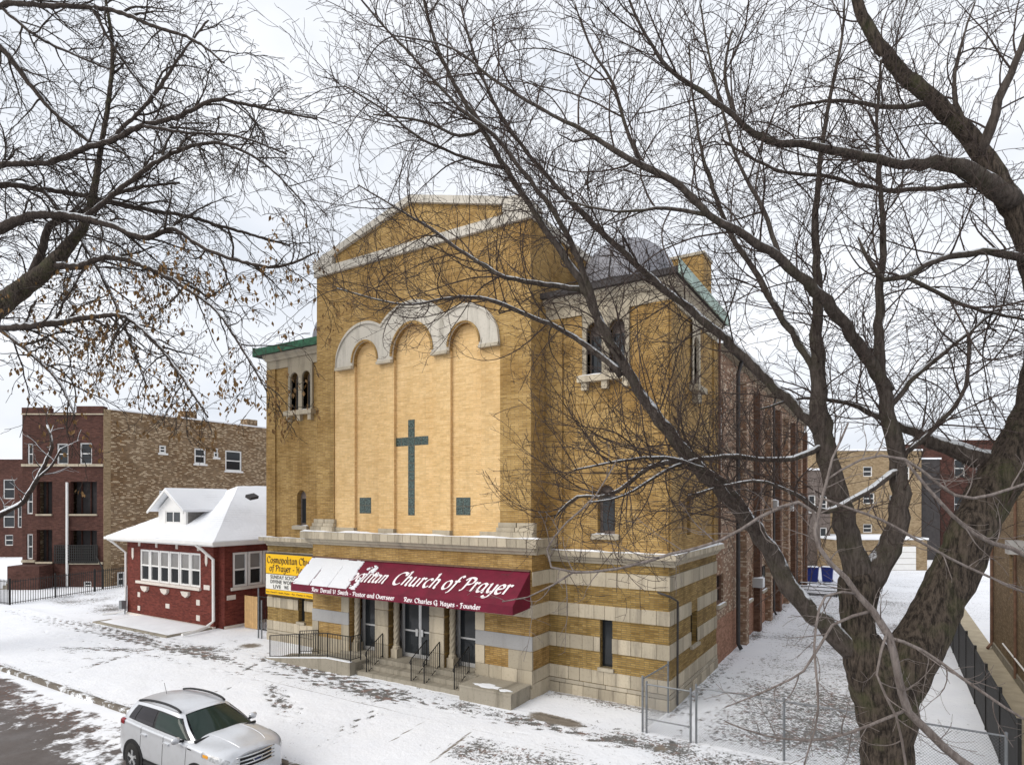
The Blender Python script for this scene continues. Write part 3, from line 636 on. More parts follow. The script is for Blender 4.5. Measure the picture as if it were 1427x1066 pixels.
# stepped plinths under the outer piers
for a, b in ((CL-.12,-18.95),(-11.12,CR+.12)):
    for i, (d, z0, z1) in enumerate(((.20,5.163,5.36),(.14,5.36,5.50),(.08,5.50,5.66))):
        for k in range(2): blk('plinth_stone', a-.06+.04*i+(b-a+.1)*k/2, a-.06+.04*i+(b-a+.1-.04*i)*(k+1)/2-.004, VC-d, VC+.1, z0, z1-.003, M['limestone'], ch)
for a, b in ((-18.94,-17.89),(-16.59,-15.82),(-13.95,-13.18),(-11.9,-11.13)): blk('plinth_stone', a, b, VC-.01, VC+.2, 5.163, 5.34, M['limestone'], ch)
# shaft
PL = VC+.05; BP = VC+.17; TOPZ = 15.5; PX0, PX1 = -19.0, -11.07; SPR = 11.66
AR = [(-17.24,.65,1.57),(-14.885,.94,1.98),(-12.53,.65,1.46)]
m = MB(); wall_face(m,'y',VC,CL,PX0,5.1,TOPZ); wall_face(m,'y',VC,PX1,CR,5.1,TOPZ)
wall_face(m,'x',CR,VC,22.0,5.1,TOPZ,(),.1,-1); wall_face(m,'x',CL,VC,22.0,5.1,TOPZ,(),.1,1)
for x in (PX0, PX1): m.poly([(x,VC,5.1),(x,BP,5.1),(x,BP,SPR),(x,VC,SPR)])
m.poly([(CL,22,5.1),(CR,22,5.1),(CR,22,TOPZ),(CL,22,TOPZ)])
low = [(PX0,SPR)]
for c, r, R in AR:
    low += [(c-r*math.cos(math.pi*k/16), 11.78+r*math.sin(math.pi*k/16)*1.12) for k in range(17)] if False else [(c-r,SPR)]+[(c-r*math.cos(math.pi*k/16), 11.78+r*math.sin(math.pi*k/16)*1.15) for k in range(17)]+[(c+r,SPR)]
low.append((PX1,SPR))
m.poly([(x,VC,z) for x,z in low]+[(PX1,VC,TOPZ),(PX0,VC,TOPZ)])
for k in range(len(low)-1):
    p, q = low[k], low[k+1]; m.poly([(p[0],VC,p[1]),(q[0],VC,q[1]),(q[0],BP,q[1]),(p[0],BP,p[1])])
part('shaft_wall', m, M['yellow_brick'], ch)
piers = [(PX0,AR[0][0]-.65),(AR[0][0]+.65,AR[1][0]-.94),(AR[1][0]+.94,AR[2][0]-.65),(AR[2][0]+.65,PX1)]
for a, b in piers: part('pale_pier', MB().box(a+.002,b-.002,PL,BP+.03,5.1,SPR-.002), M['pale_brick'], ch)
for (c, r, R), sq in zip(AR, (1,0,1)):
    part('blind_bay', MB().poly([(c-r-.02,BP,5.1),(c+r+.02,BP,5.1),(c+r+.02,BP,13.0),(c-r-.02,BP,13.0)]), M['pale_brick'], ch)
    cx = c
    rim = MB(); ap = [(c-(r)*math.cos(math.pi*k/20), 11.78+(r)*math.sin(math.pi*k/20)*1.15) for k in range(21)]
    for k in range(20):
        p, q = ap[k], ap[k+1]; po = (c+(p[0]-c)*1.09, 11.78+(p[1]-11.78)*1.08); qo = (c+(q[0]-c)*1.09, 11.78+(q[1]-11.78)*1.08)
        rim.prism([(p[0],VC-.115,p[1]),(q[0],VC-.115,q[1]),(qo[0],VC-.115,qo[1]),(po[0],VC-.115,po[1])],(0,.05,0))
    part('arch_rim', rim, M['yellow_brick'], ch)
# white relief: union of three outer arches, cut by the three inner ones
def env(x): return max((11.72+math.sqrt(max(0,R*R-(x-c)**2)) for c,r,R in AR if abs(x-c) <= R), default=SPR)
xs = np.linspace(AR[0][0]-1.57, AR[2][0]+1.46, 140); top = [(x, max(SPR, env(x))) for x in xs]; bot = [p for p in low[1:-1]]
m = MB(); pl = [(float(x),VC-.07,float(z)) for x,z in top]; bo = [(x,VC-.07,z) for x,z in bot]
m.prism(pl+[(top[-1][0],VC-.07,SPR)]+bo[::-1]+[(top[0][0],VC-.07,SPR)], (0,.068,0)); part('arch_relief', m, M['relief_stone'], ch)
m = MB()
for i in range(len(top)-1):
    p, q = top[i], top[i+1]; m.prism([(p[0],VC-.13,p[1]-.10),(q[0],VC-.13,q[1]-.10),(q[0],VC-.13,q[1]),(p[0],VC-.13,p[1])],(0,.057,0))
part('relief_moulding', m, M['relief_stone'], ch)
for a, b in ((AR[0][0]-1.57,AR[0][0]-.66),(AR[0][0]+.66,AR[1][0]-.95),(AR[1][0]+.95,AR[2][0]-.66),(AR[2][0]+.66,AR[2][0]+1.46)):
    part('impost', MB().box(a,b,VC-.15,VC,SPR-.11,SPR-.003), M['ledge_stone'], ch)
# glass block cross and square windows
def gblocks(name, cells, sz, x0, z0):
    x_, z_ = zip(*cells); fr = MB()
    for (i, j) in cells: fr.box(x0+i*sz, x0+(i+1)*sz, BP-.004, BP+.01, z0+j*sz, z0+(j+1)*sz)
    w = part(name, fr, M['mortar'], ch)
    for (i, j) in cells: blk('glass_block', x0+i*sz+.012, x0+(i+1)*sz-.012, BP-.012-.004*random.random(), BP+.02, z0+j*sz+.012, z0+(j+1)*sz-.012, M['glass_block'], w)
cells = [(2,j) for j in range(11)]+[(i,8) for i in (0,1,3,4)]
gblocks('cross_window', cells, .322, -15.08-.161-2*.322, 5.85)
gblocks('square_window', [(i,j) for i in range(2) for j in range(2)], .31, -17.43-.31, 5.9); gblocks('square_window', [(i,j) for i in range(2) for j in range(2)], .31, -12.71-.31, 5.88)
# string course, attic, coping
n = 16; a, b = CL-.06, CR+.06
for k in range(n): blk('string_stone', a+(b-a)*k/n+.003, a+(b-a)*(k+1)/n-.003, VC-.12, VC+.4, TOPZ, TOPZ+.34, M['relief_stone'], ch)
part('string_return', MB().box(CR-.3,CR+.06,VC+.4,22,TOPZ,TOPZ+.30), M['relief_stone'], ch)
G0 = TOPZ+.34; gx = -14.94; ax0, ax1 = -18.88, -11.0; az = G0+.36; apx = 17.28
m = MB(); m.prism([(ax0,VC,G0),(ax1,VC,G0),(ax1,VC,az),(gx,VC,apx),(ax0,VC,az)],(0,.6,0)); part('gable', m, M['yellow_brick'], ch)
for sgn in (-1,1):
    xe = ax0-.10 if sgn < 0 else ax1+.10; nseg = 6
    for k in range(nseg):
        f0, f1 = k/nseg, (k+1)/nseg-.004
        p = (xe+(gx-xe)*f0, az-.03+(apx-az+.03)*f0); q = (xe+(gx-xe)*f1, az-.03+(apx-az+.03)*f1)
        part('coping_stone', MB().prism([(p[0],VC-.14,p[1]),(q[0],VC-.14,q[1]),(q[0],VC-.14,q[1]+.27),(p[0],VC-.14,p[1]+.27)],(0,.85,0)), M['relief_stone'], ch)
    xo = CL-.1 if sgn < 0 else CR+.1
    part('kneeler', MB().prism([(xo,VC-.13,G0+.002),(xe-.002*sgn*-1,VC-.13,G0+.002),(xe,VC-.13,az+.22),(xe+.5*(xo-xe),VC-.13,az+.12),(xo,VC-.13,G0+.16)],(0,.7,0)), M['relief_stone'], ch)
part('block_roof', MB().poly([(CL,VC+.5,TOPZ+.2),(CR,VC+.5,TOPZ+.2),(CR,22,TOPZ+.2),(CL,22,TOPZ+.2)]), M['snow'], ch)
# nave behind, common brick side wall with piers, tall windows, basement windows
NE = 52.8; EZ = 12.3
bw = [(24.35,25.45,2.35,3.5),(29.55,31.2,1.75,3.0),(34.0,35.6,1.75,3.0),(40.5,41.8,1.8,3.0),(45.5,46.8,1.8,3.0)]
tw = [(24.75,25.5,7.6,10.6,True)]+[(30.2+3.3*k,31.1+3.3*k,6.6,10.8,True) for k in range(7)]
m = MB(); wall_face(m,'x',U0-.02,24.2,NE,1.75,EZ,[o for o in bw+tw],.22,-1); part('nave_wall', m, M['side_brick'], ch)
m = MB(); wall_face(m,'x',U0-.02,24.2,NE,0,1.75); part('painted_base', m, M['salmon_brick'], ch)
m = MB().box(XL+.1,U0-.5,24.0,NE,EZ-.4,EZ-.02); m.poly([(XL,NE,0),(U0-.02,NE,0),(U0-.02,NE,EZ),(XL,NE,EZ)]); m.poly([(XL,V0,0),(XL,NE,0),(XL,NE,EZ),(XL,V0,EZ)]); part('nave_shell', m, M['side_brick'], ch)
for o in bw: 
    window(ch,'x',U0-.02,*o[:4],d=.16,fw=.07,mat='rust' if o[0] < 26 else 'white_paint'); si = part('sill', bx('x',U0,o[0]-.08,o[1]+.08,o[2]-.14,o[2]-.002,-.1,.1), M['ledge_stone'], ch); part('snow', lumpy(U0+.0,U0+.095,o[0],o[1],o[2]-.002,.05), M['snow'], si)
for o in tw:
    w = part('nave_window', pane('x',U0-.02,o[0],o[1],o[2],o[3],.16,True), M['glass'], ch)
    f = MB(); bx('x',U0-.02,o[0],o[0]+.08,o[2],o[3]-.45,-.159,-.08,f); bx('x',U0-.02,o[1]-.08,o[1],o[2],o[3]-.45,-.159,-.08,f)
    for k in range(3): bx('x',U0-.02,o[0]+.08,o[1]-.08,o[2]+.9+.9*k,o[2]+.97+.9*k,-.159,-.1,f)
    part('frame', f, M['white_paint'], w)
for k in range(8):
    y = 28.6+3.3*k; part('pier', MB().box(U0-.03,U0+.28,y,y+.55,0,EZ-.6), M['rust_brick'] if k % 2 else M['side_brick'], ch)
part('eave', MB().box(U0-.3,U0+.25,24.25,NE,EZ,EZ+.14), M['ledge_stone'], ch); part('gutter', MB().box(U0+.25,U0+.40,24.25,NE,EZ+.02,EZ+.18), M['pipe'], ch)
for y in (27.4, 36.9, 46.8):
    part('downspout', MB().tube([(U0+.30,y,EZ+.05),(U0+.16,y,EZ-.5),(U0+.16,y,.3),(U0+.3,y-.05,.08)],.085 if y < 30 else .06,8), M['pipe'], ch, True)
part('downspout', MB().tube([(U0+.12,NE-.2,EZ),(U0+.12,NE-.2,.2)],.07,8), M['white_paint'], ch, True)
for y, z in ((31.6,2.2),(36.1,6.0),(42.4,5.8)):
    ac = part('air_conditioner', MB().box(U0-.1,U0+.45,y,y+.6,z,z+.45), M['alu'], ch); part('snow', lumpy(U0+.0,U0+.44,y+.01,y+.59,z+.452,.06), M['snow'], ac)
ck = part('chimney', MB().box(-8.45,-6.62,26.0,27.3,EZ-.1,16.7), M['yellow_brick'], ch); part('coping_stone', MB().box(-8.5,-6.57,25.95,27.35,16.70,16.82), M['ledge_stone'], ck)
# entrance steps
for i in range(3):
    blk('step', -16.72, -11.78, 16.15+.34*i, 17.72, .17*i+(.002 if i else -.03), .17*(i+1)+(.01 if i == 2 else 0), M['concrete'], ch)
part('snow', lumpy(-16.6,-11.9,16.5,16.60,.172,.02), M['snow'], ch)
blk('threshold', -18.4, -11.6, 17.0, 17.75, .2, .525, M['concrete'], ch)
#PART3
# ------------------------------------------------------------------ lettering
def text_mb(s, P, width=None, height=.4, shear=0.0, bold=0.0, depth=.01, align='LEFT', spacing=1.0):
    """flat letters as a mesh; P(a,b,d) maps width, height and thickness to the world"""
    cu = D.curves.new('lettering', 'FONT'); cu.body = s; cu.shear = shear; cu.offset = bold; cu.extrude = .5; cu.space_character = spacing
    o = D.objects.new('lettering', cu); COL.objects.link(o); dg = bpy.context.evaluated_depsgraph_get()
    me = D.meshes.new_from_object(o.evaluated_get(dg)); co = np.empty(len(me.vertices)*3); me.vertices.foreach_get('co', co); co = co.reshape(-1,3)
    x0, x1 = co[:,0].min(), co[:,0].max(); k = height/.69; kx = width/(x1-x0) if width else k
    mb = MB(); mb.add([P((c[0]-x0)*kx, c[1]*k, (c[2]+.5)*depth) for c in co], [tuple(p.vertices) for p in me.polygons])
    D.objects.remove(o); D.curves.remove(cu); D.meshes.remove(me); return mb

# calligraphic letters drawn with a broad nib: skeleton strokes in a unit em
GL = {'C':(.68,[[(.62,.58),(.5,.74),(.3,.74),(.12,.58),(.1,.3),(.22,.06),(.42,0),(.6,.12)],[(.6,.76),(.63,.56)]]),'h':(.5,[[(.04,.76),(.12,.8),(.1,0)],[(.1,.36),(.22,.5),(.36,.46),(.38,.3),(.37,.05),(.47,0)]]),
'u':(.53,[[(.04,.46),(.12,.5),(.11,.15),(.18,.01),(.3,.04),(.4,.16)],[(.42,.5),(.4,.06),(.49,0)]]),'r':(.38,[[(.03,.46),(.12,.5),(.11,0)],[(.11,.36),(.22,.5),(.34,.46)]]),'c':(.43,[[(.37,.4),(.3,.5),(.18,.48),(.08,.34),(.08,.16),(.18,.01),(.3,.01),(.39,.1)]]),
'o':(.5,[[(.24,.5),(.1,.4),(.07,.22),(.14,.04),(.26,0),(.4,.1),(.43,.28),(.36,.45),(.24,.5)]]),'f':(.36,[[(.42,.72),(.34,.8),(.24,.74),(.2,.5),(.17,.1),(.12,-.12),(.02,-.2)],[(.05,.48),(.36,.49)]]),
'P':(.58,[[(.16,.74),(.2,.6),(.17,.1),(.04,0)],[(.01,.58),(.1,.72),(.3,.76),(.5,.7),(.54,.55),(.44,.4),(.2,.36)]]),'a':(.52,[[(.38,.43),(.26,.5),(.12,.42),(.07,.2),(.14,.02),(.28,.05),(.38,.22)],[(.41,.5),(.38,.08),(.48,0)]]),
'y':(.5,[[(.03,.46),(.11,.5),(.11,.2),(.2,.03),(.34,.12)],[(.43,.5),(.4,0),(.3,-.22),(.12,-.24),(.04,-.15)]]),'e':(.45,[[(.1,.24),(.36,.3),(.36,.44),(.24,.5),(.12,.42),(.07,.2),(.16,.02),(.3,.01),(.4,.1)]]),
's':(.4,[[(.35,.42),(.24,.5),(.12,.44),(.12,.34),(.3,.2),(.32,.09),(.2,0),(.05,.07)]]),'m':(.66,[[(.03,.46),(.11,.5),(.1,0)],[(.1,.36),(.2,.5),(.31,.44),(.31,0)],[(.31,.36),(.42,.5),(.53,.44),(.53,.06),(.62,0)]]),
'n':(.49,[[(.03,.46),(.11,.5),(.1,0)],[(.1,.36),(.22,.5),(.35,.44),(.36,.06),(.45,0)]]),'p':(.5,[[(.03,.46),(.11,.5),(.1,-.24)],[(.1,.38),(.22,.5),(.38,.42),(.42,.22),(.32,.02),(.18,0),(.1,.1)]]),'l':(.25,[[(.04,.76),(.12,.8),(.1,.06),(.2,0)]]),
'i':(.27,[[(.03,.46),(.12,.5),(.11,.06),(.2,0)],[(.09,.66),(.14,.7)]]),'t':(.32,[[(.15,.66),(.13,.08),(.22,0),(.3,.05)],[(.01,.48),(.28,.49)]]),'d':(.52,[[(.36,.42),(.24,.5),(.1,.4),(.07,.2),(.16,0),(.3,.06),(.38,.2)],[(.3,.8),(.41,.74),(.38,.08),(.48,0)]]),
'v':(.46,[[(.03,.46),(.1,.5),(.19,0),(.36,.2),(.41,.44),(.34,.5)]]),'R':(.6,[[(.16,.74),(.2,.6),(.17,.1),(.04,0)],[(.01,.58),(.1,.72),(.3,.76),(.48,.7),(.5,.55),(.38,.42),(.22,.38)],[(.3,.4),(.44,.1),(.58,0)]]),
'D':(.66,[[(.18,.74),(.2,.5),(.16,.04)],[(.01,.6),(.14,.74),(.36,.74),(.56,.6),(.58,.3),(.44,.06),(.16,0),(.05,.06)]]),'V':(.62,[[(.01,.62),(.1,.74),(.16,.6),(.18,.1),(.26,0),(.46,.16),(.57,.5),(.5,.74)]]),'S':(.55,[[(.5,.6),(.38,.76),(.2,.72),(.12,.58),(.2,.44),(.42,.32),(.48,.16),(.36,.02),(.16,0),(.03,.13)]]),
'O':(.68,[[(.34,.75),(.14,.62),(.08,.34),(.18,.06),(.36,0),(.56,.12),(.62,.42),(.52,.68),(.34,.75)]]),'G':(.68,[[(.6,.6),(.48,.75),(.28,.72),(.11,.55),(.1,.28),(.22,.05),(.42,.02),(.56,.14)],[(.4,.34),(.6,.37),(.56,-.1),(.42,-.2)]]),
'H':(.64,[[(.02,.64),(.14,.74),(.16,.1),(.05,0)],[(.16,.4),(.46,.46)],[(.52,.74),(.46,.4),(.48,.04),(.6,0)]]),'F':(.54,[[(.2,.74),(.2,.2),(.14,-.06),(.01,-.1)],[(.03,.58),(.12,.74),(.5,.75)],[(.2,.42),(.42,.44)]]),'-':(.38,[[(.06,.26),(.3,.29)]]),'.':(.2,[[(.05,.01),(.11,.07)]]),' ':(.27,[])}
def nib_text(s, P, width, height, shear=0.0, nib=.135, thin=.05):
    tot = sum(GL[c][0] for c in s); kx = width/tot; ky = height/.75; mb = MB(); x = 0.0; q = 0; na = math.radians(38)
    for c in s:
        for st in GL[c][1]:
            A = np.array(st, float); n = max(2,(len(A)-1)*5); pts = [crom2(A, k/n*(len(A)-1)) for k in range(n+1)] if len(A) > 2 else [A[0]+(A[1]-A[0])*k/3 for k in range(4)]
            L_, R_ = [], []; q += 1
            for k in range(len(pts)):
                d = pts[min(k+1,len(pts)-1)]-pts[max(k-1,0)]; d = d/(np.hypot(*d)+1e-9); pe = np.array([-d[1],d[0]]); w = thin+(nib-thin)*abs(math.sin(math.atan2(d[1],d[0])-na))
                L_.append(pts[k]+pe*w/2); R_.append(pts[k]-pe*w/2)
            vs = [P((p[0]+x+shear*p[1])*kx, p[1]*ky, .0012+.0004*(q % 7)) for k in range(len(pts)) for p in (L_[k],R_[k])]
            mb.add(vs, [(2*k,2*k+1,2*k+3,2*k+2) for k in range(len(pts)-1)])
        x += GL[c][0]
    return mb
def crom2(P, t):
    n = len(P); i = int(min(max(math.floor(t),0),n-2)); f = t-i; p0, p1, p2, p3 = P[max(i-1,0)], P[i], P[i+1], P[min(i+2,n-1)]
    return .5*((2*p1)+(p2-p0)*f+(2*p0-5*p1+4*p2-p3)*f*f+(3*p1-p0-3*p2+p3)*f**3)

# ------------------------------------------------------------------ awning over the doors
A0, A1 = -20.05, -9.82; AT = (VL-.04, 4.10); AB = (15.98, 3.14); AV = 2.87
aw = thing('entrance_awning', 'long burgundy fabric awning with white lettering above the church doors', 'awning', (-15,16.5,2.87))
def S(a, b, d=0.0):
    """point on the slope: a along, b from the lower edge (0) to the top (1), d out of the cloth"""
    n = Vector((0,-(AT[1]-AB[1]),-(AB[0]-AT[0])*-1)); n = Vector((0,-(AT[1]-AB[1]),(AT[0]-AB[0]))).normalized()
    return (a, AB[0]+(AT[0]-AB[0])*b+n.y*d, AB[1]+(AT[1]-AB[1])*b+n.z*d)
c = MB(); nn = 60
for i in range(nn):
    x0, x1 = A0+(A1-A0)*i/nn, A0+(A1-A0)*(i+1)/nn
    sag = lambda i, b: -.012*math.sin(math.pi*b)*(1-abs(((i % 6)-3)/3)**2)
    for j in range(6): c.poly([S(x0,j/6,sag(i,j/6)),S(x1,j/6,sag(i+1,j/6)),S(x1,(j+1)/6,sag(i+1,(j+1)/6)),S(x0,(j+1)/6,sag(i,(j+1)/6))])
part('canopy', c, M['awning'], aw, True)
v = MB(); v.box(A0,A1,AB[0],AB[0]+.012,AV,AB[1]-.002); vo = part('valance', v, M['awning'], aw)
for x in (A0, A1):
    e = MB(); e.prism([(x,AB[0]+.013,AV),(x,AT[0],AV+.06),(x,AT[0],AT[1]-.01),(x,AB[0]+.013,AB[1]-.004)],(.012 if x < -15 else -.012,0,0)); part('end_panel', e, M['awning'], aw)
rb = MB()
for k in range(11):
    x = A0+.03+(A1-A0-.06)*k/10; q = part('rib', MB().tube([S(x,0,-.05),S(x,1,-.05)],.016,6).tube([(x,AB[0]+.03,AV+.03),(x,AT[0],AV+.06)],.014,6), M['alu'], aw)
part('top_bar', MB().box(A0,A1,AT[0]-.06,AT[0]+.03,AT[1]+.002,AT[1]+.05), M['rust'], aw)
ls = lambda a0, b0: (lambda a, b, d: S(a0+a, b0+b/1.47, .004+d))
def words(s, mk, a0, width, height, shear, par, nib=.135, thin=.05, mat=None):
    tot = sum(GL[c][0] for c in s); x = 0.0
    for w in s.split(' '):
        ww = sum(GL[c][0] for c in w); part('lettering', nib_text(w, mk(a0+x*width/tot), ww*width/tot, height, shear, nib, thin), mat or M['lettering'], par, fix=False); x += ww+GL[' '][0]
words('Cosmopolitan', lambda a: ls(a,.30), -18.95, 3.50, .55, .22, aw); words('Church of Prayer', lambda a: ls(a,.30), -15.15, 4.95, .58, .22, aw)
lv = lambda a0, z0: (lambda a, b, d: (a0+a, AB[0]-.003-d, z0+b))
words('Rev. Derail V. Smith - Pastor and Overseer', lambda a: lv(a,AV+.065), -18.85, 4.22, .145, .05, vo, .17, .075)
words('Rev. Charles G. Hayes - Founder', lambda a: lv(a,AV+.065), -14.2, 3.2, .145, .05, vo, .17, .075)
# snow lying on the left end of the awning
sm = MB(); cs = .04; nx = int(4.9/cs); ny = 36; hgt = {}
def sncov(a, b):
    x = a-A0; f = 1.3-max(0,(x-2.35)/1.2); am = min(1,.25+x/4); 
    return f + am*.85*fbm(a*1.0,b*1.2,1.7,2.2) + am*.5*fbm(a,b*1.4,5,8.1) - (.55 if b > .93 else 0) - (.9 if x < .18 else 0)
for i in range(nx):
    for j in range(ny):
        a = A0+.05+i*cs; b = .012+j/ny*.97; k = (a-A0)/1.023
        gap = abs(k-round(k))*1.023
        if sncov(a,b) < .42 or (gap < .05 and b < .55+.4*fbm(a,b,2,1.1) and k > .5 and gap < .03+.02*fbm(a,b,5,3.3)): continue
        q = [(a,b),(a+cs,b),(a+cs,b+.97/ny),(a,b+.97/ny)]
        sm.add([S(x,y,.014+.022*(.7+.6*fbm(x,y*2,2.5,6.6))) for x,y in q]+[S(x,y,-.03) for x,y in q], [(0,1,2,3),(0,4,5,1),(1,5,6,2),(2,6,7,3),(3,7,4,0)])
part('snow', sm, M['snow'], aw, True, fix=False)

# ------------------------------------------------------------------ sign on the left wing
sg = thing('church_sign', 'yellow and white lightbox sign with lettering on the left church wing', 'sign', (-22.5,V0-.2,2.15))
X0, X1 = -24.3, -20.35; YF = V0-.32
part('box', MB().box(X0,X1,YF+.012,V0-.075,2.14,4.06), M['pipe'], sg)
part('name_panel', MB().box(X0+.05,X1-.05,YF-.004,YF+.010,3.12,4.0), M['sign_yellow'], sg); part('letter_board', MB().box(X0+.05,X1-.05,YF-.003,YF+.010,2.42,3.09), M['sign_white'], sg); part('footer_panel', MB().box(X0+.05,X1-.05,YF-.004,YF+.010,2.18,2.40), M['sign_yellow'], sg)
pt = lambda a0, z0: (lambda a, b, d: (a0+a, YF-.006-d, z0+b))
words('Cosmopolitan Church', lambda a: (lambda x, b, d: pt(a,3.60)(x,b,d)), -24.18, 3.3, .28, 0, sg, .17, .06, M['letter_brown'])
words('of Prayer - Ho', lambda a: pt(a,3.24), -24.0, 2.25, .27, 0, sg, .17, .06, M['letter_brown'])
for s_, a_, z_, w_ in (('SUNDAY SCHOOL',-23.92,2.90,1.95),('DIVINE WORSHIP',-23.92,2.69,1.98),('LIVE',-23.72,2.47,.52),('WE',-22.98,2.47,.30)): part('lettering', text_mb(s_, pt(a_,z_), w_, .155, 0, .016, .006, spacing=1.12), M['letter_black'], sg)
part('lettering', text_mb('Rev. Derail V. Smith, Pastor - Rev. Charles G. Hayes, Founder', pt(-24.2,2.25), 3.6, .075, 0, .01, .004), M['letter_brown'], sg)

# ------------------------------------------------------------------ ramp, cheek block, railings
rp = thing('entrance_ramp', 'low concrete ramp with snowy edge left of the church steps', 'ramp', (-19,16.4,0))
part('ramp_wall', MB().prism([(-21.5,15.9,-.03),(-16.72,15.9,-.03),(-16.72,15.9,.49),(-18.0,15.9,.49),(-21.5,15.9,.04)],(0,.22,0)), M['concrete'], rp)
part('ramp_floor', MB().prism([(-21.4,16.121,-.03),(-16.722,16.121,-.03),(-16.722,16.121,.44),(-18.0,16.121,.44),(-21.4,16.121,.01)],(0,.93,0)), M['concrete'], rp)
k = MB(); 
for a, za, b, zb in ((-21.4,.06,-18.0,.492),(-18.0,.492,-16.74,.492)):
    for i in range(10):
        f0, f1 = i/10, (i+1)/10; k.prism([(a+(b-a)*f0,15.91,za+(zb-za)*f0+.002),(a+(b-a)*f1,15.91,za+(zb-za)*f1+.002),(a+(b-a)*f1,15.91,za+(zb-za)*f1+.02+.015*random.random()),(a+(b-a)*f0,15.91,za+(zb-za)*f0+.02+.015*random.random())],(0,.13,0))
part('snow', k, M['snow'], rp)
bkk = MB().box(-11.74,-9.80,15.85,VL-.07,-.03,.44).box(-11.76,-9.78,15.83,VL-.07,.442,.50); o = solo('cheek_block', bkk, M['concrete'], 'heavy concrete cheek block at the right end of the church steps', 'concrete block')
part('snow', blob(-10.9,16.2,.502,.55,.2,.015,2.3), M['snow'], o); part('snow', blob(-10.15,16.05,.502,.22,.12,.012,5.1), M['snow'], o)
BAR = mesh('baluster', MB().tube([(0,0,0),(0,0,1)],.011,5), M['iron'])
def railing(label, pts, h=.92, sp=.125, n=None, low=.08, r=.018, grp='black iron railings at the church entrance', name='iron_railing', curl=False):
    """pts: foot line (list of 3D points)"""
    pts = [Vector(p) for p in pts]; rl = thing(name, label, 'railing', pts[0], grp)
    up = Vector((0,0,1)); part('top_rail', MB().tube([p+up*h for p in pts]+([pts[-1]+up*(h-.06)+(pts[-1]-pts[-2]).normalized()*.09, pts[-1]+up*(h-.16)+(pts[-1]-pts[-2]).normalized()*.03] if curl else []), r, 6), M['iron'], rl, True)
    part('bottom_rail', MB().tube([p+up*low for p in pts], r*.8, 6), M['iron'], rl, True)
    for p in pts: part('post', MB().tube([p-up*.03,p+up*(h+.0)], r*1.25, 6), M['iron'], rl)
    for a, b in zip(pts, pts[1:]):
        m_ = max(1,int((b-a).length/sp))
        for i in range(1, m_):
            q = a+(b-a)*(i/m_); inst('baluster', BAR, rl, q+up*low, scale=(1,1,h-low))
    return rl
railing('long black iron railing along the outer edge of the ramp', [(-21.35,16.0,.03),(-19.6,16.0,.29),(-18.0,16.0,.50),(-16.78,16.0,.50),(-16.78,16.5,.50)])
railing('short black iron railing on the ramp against the church wall', [(-20.7,16.95,.12),(-19.6,16.95,.27)])
for u_, lb in ((-16.2,'iron stair handrail beside the ramp, below the left door'),(-14.08,'iron stair handrail in front of the middle double door, ramp side'),(-13.5,'iron stair handrail in front of the middle double door, block side'),(-12.22,'iron stair handrail touching the concrete cheek block')):
    railing(lb, [(u_,17.05,.52),(u_,16.22,.02)], h=.90, sp=.12, grp='iron stair handrails on the church steps', name='stair_handrail', curl=True)

# ------------------------------------------------------------------ bungalow
hb = thing('bungalow', 'low dark red brick bungalow with snowy hipped roof and gabled dormer', 'house', (-32.6,20,0))
HV, HX0, HX1, HU = 18.25, -36.95, -28.72, -28.2
FW = (-35.6,-29.84,2.0,3.74)
m = MB(); wall_face(m,'y',HV,HX0,HX1,0,4.3,[FW],.2); wall_face(m,'x',HX1,HV,18.5,0,4.3,(),.1,-1)
wall_face(m,'y',18.5,HX1,HU,0,4.3); SW = (18.95,21.6,2.05,3.8); wall_face(m,'x',HU,18.5,38,0,4.3,[SW],.2,-1); wall_face(m,'x',HX0,HV,38,0,4.3,(),.1,1)
part('wall', m, M['red_brick'], hb)
part('foundation', MB().box(HX0-.02,HX1+.02,HV-.05,HV+.1,0,.13).box(HU-.1,HU+.05,18.5,38,0,.16), M['accent_stone'], hb)
for k in range(6):
    w = (FW[1]-FW[0])/6; a = FW[0]+w*k; window(hb,'y',HV,a+.02,a+w-.02,FW[2],FW[3],.10,.10,glass=('glass','curtain_glass'))
part('sill', MB().box(FW[0]-.25,FW[1]+.08,HV-.12,HV+.05,1.86,1.998), M['accent_stone'], hb)
for k in range(3):
    w = (SW[1]-SW[0])/3; a = SW[0]+w*k; window(hb,'x',HU,a+.03,a+w-.03,SW[2],SW[3],.10,.11,glass=('glass','curtain_glass'))
part('sill', MB().box(HU-.05,HU+.12,SW[0]-.12,SW[1]+.1,1.9,2.048), M['accent_stone'], hb)
for x, z, w, h in ((-35.65,4.04,.2,.26),(-33.9,4.02,.2,.26),(-31.95,4.02,.2,.26),(-30.0,4.0,.2,.26),(-35.68,1.21,.24,.26),(-35.68,.45,.24,.26),(-30.02,1.24,.3,.28),(-30.02,.45,.3,.28),(-32.81,.82,.36,.24),(-29.27,2.06,.5,.24)):
    part('accent_stone', MB().box(x-w/2,x+w/2,HV-.025,HV+.02,z-h/2,z+h/2), M['accent_stone'], hb)
for x in (-36.33,-29.31): part('accent_stone', MB().prism([(x-.1,HV-.03,3.78),(x+.1,HV-.03,3.78),(x+.1,HV-.03,3.3),(x,HV-.03,3.12),(x-.1,HV-.03,3.3)],(0,.04,0)), M['accent_stone'], hb)
for x in (-35.0,-33.03,-31.08): part('corbel', MB().prism([(x-.32,HV-.14,1.72),(x+.34,HV-.14,1.72),(x+.34,HV-.14,1.56),(x+.12,HV-.14,1.42),(x-.18,HV-.14,1.52)],(0,.16,0)), M['accent_stone'], hb)
part('plaque', bx('x',HU,18.62,19.1,1.45,1.68,-.02,.03), M['accent_stone'], hb)
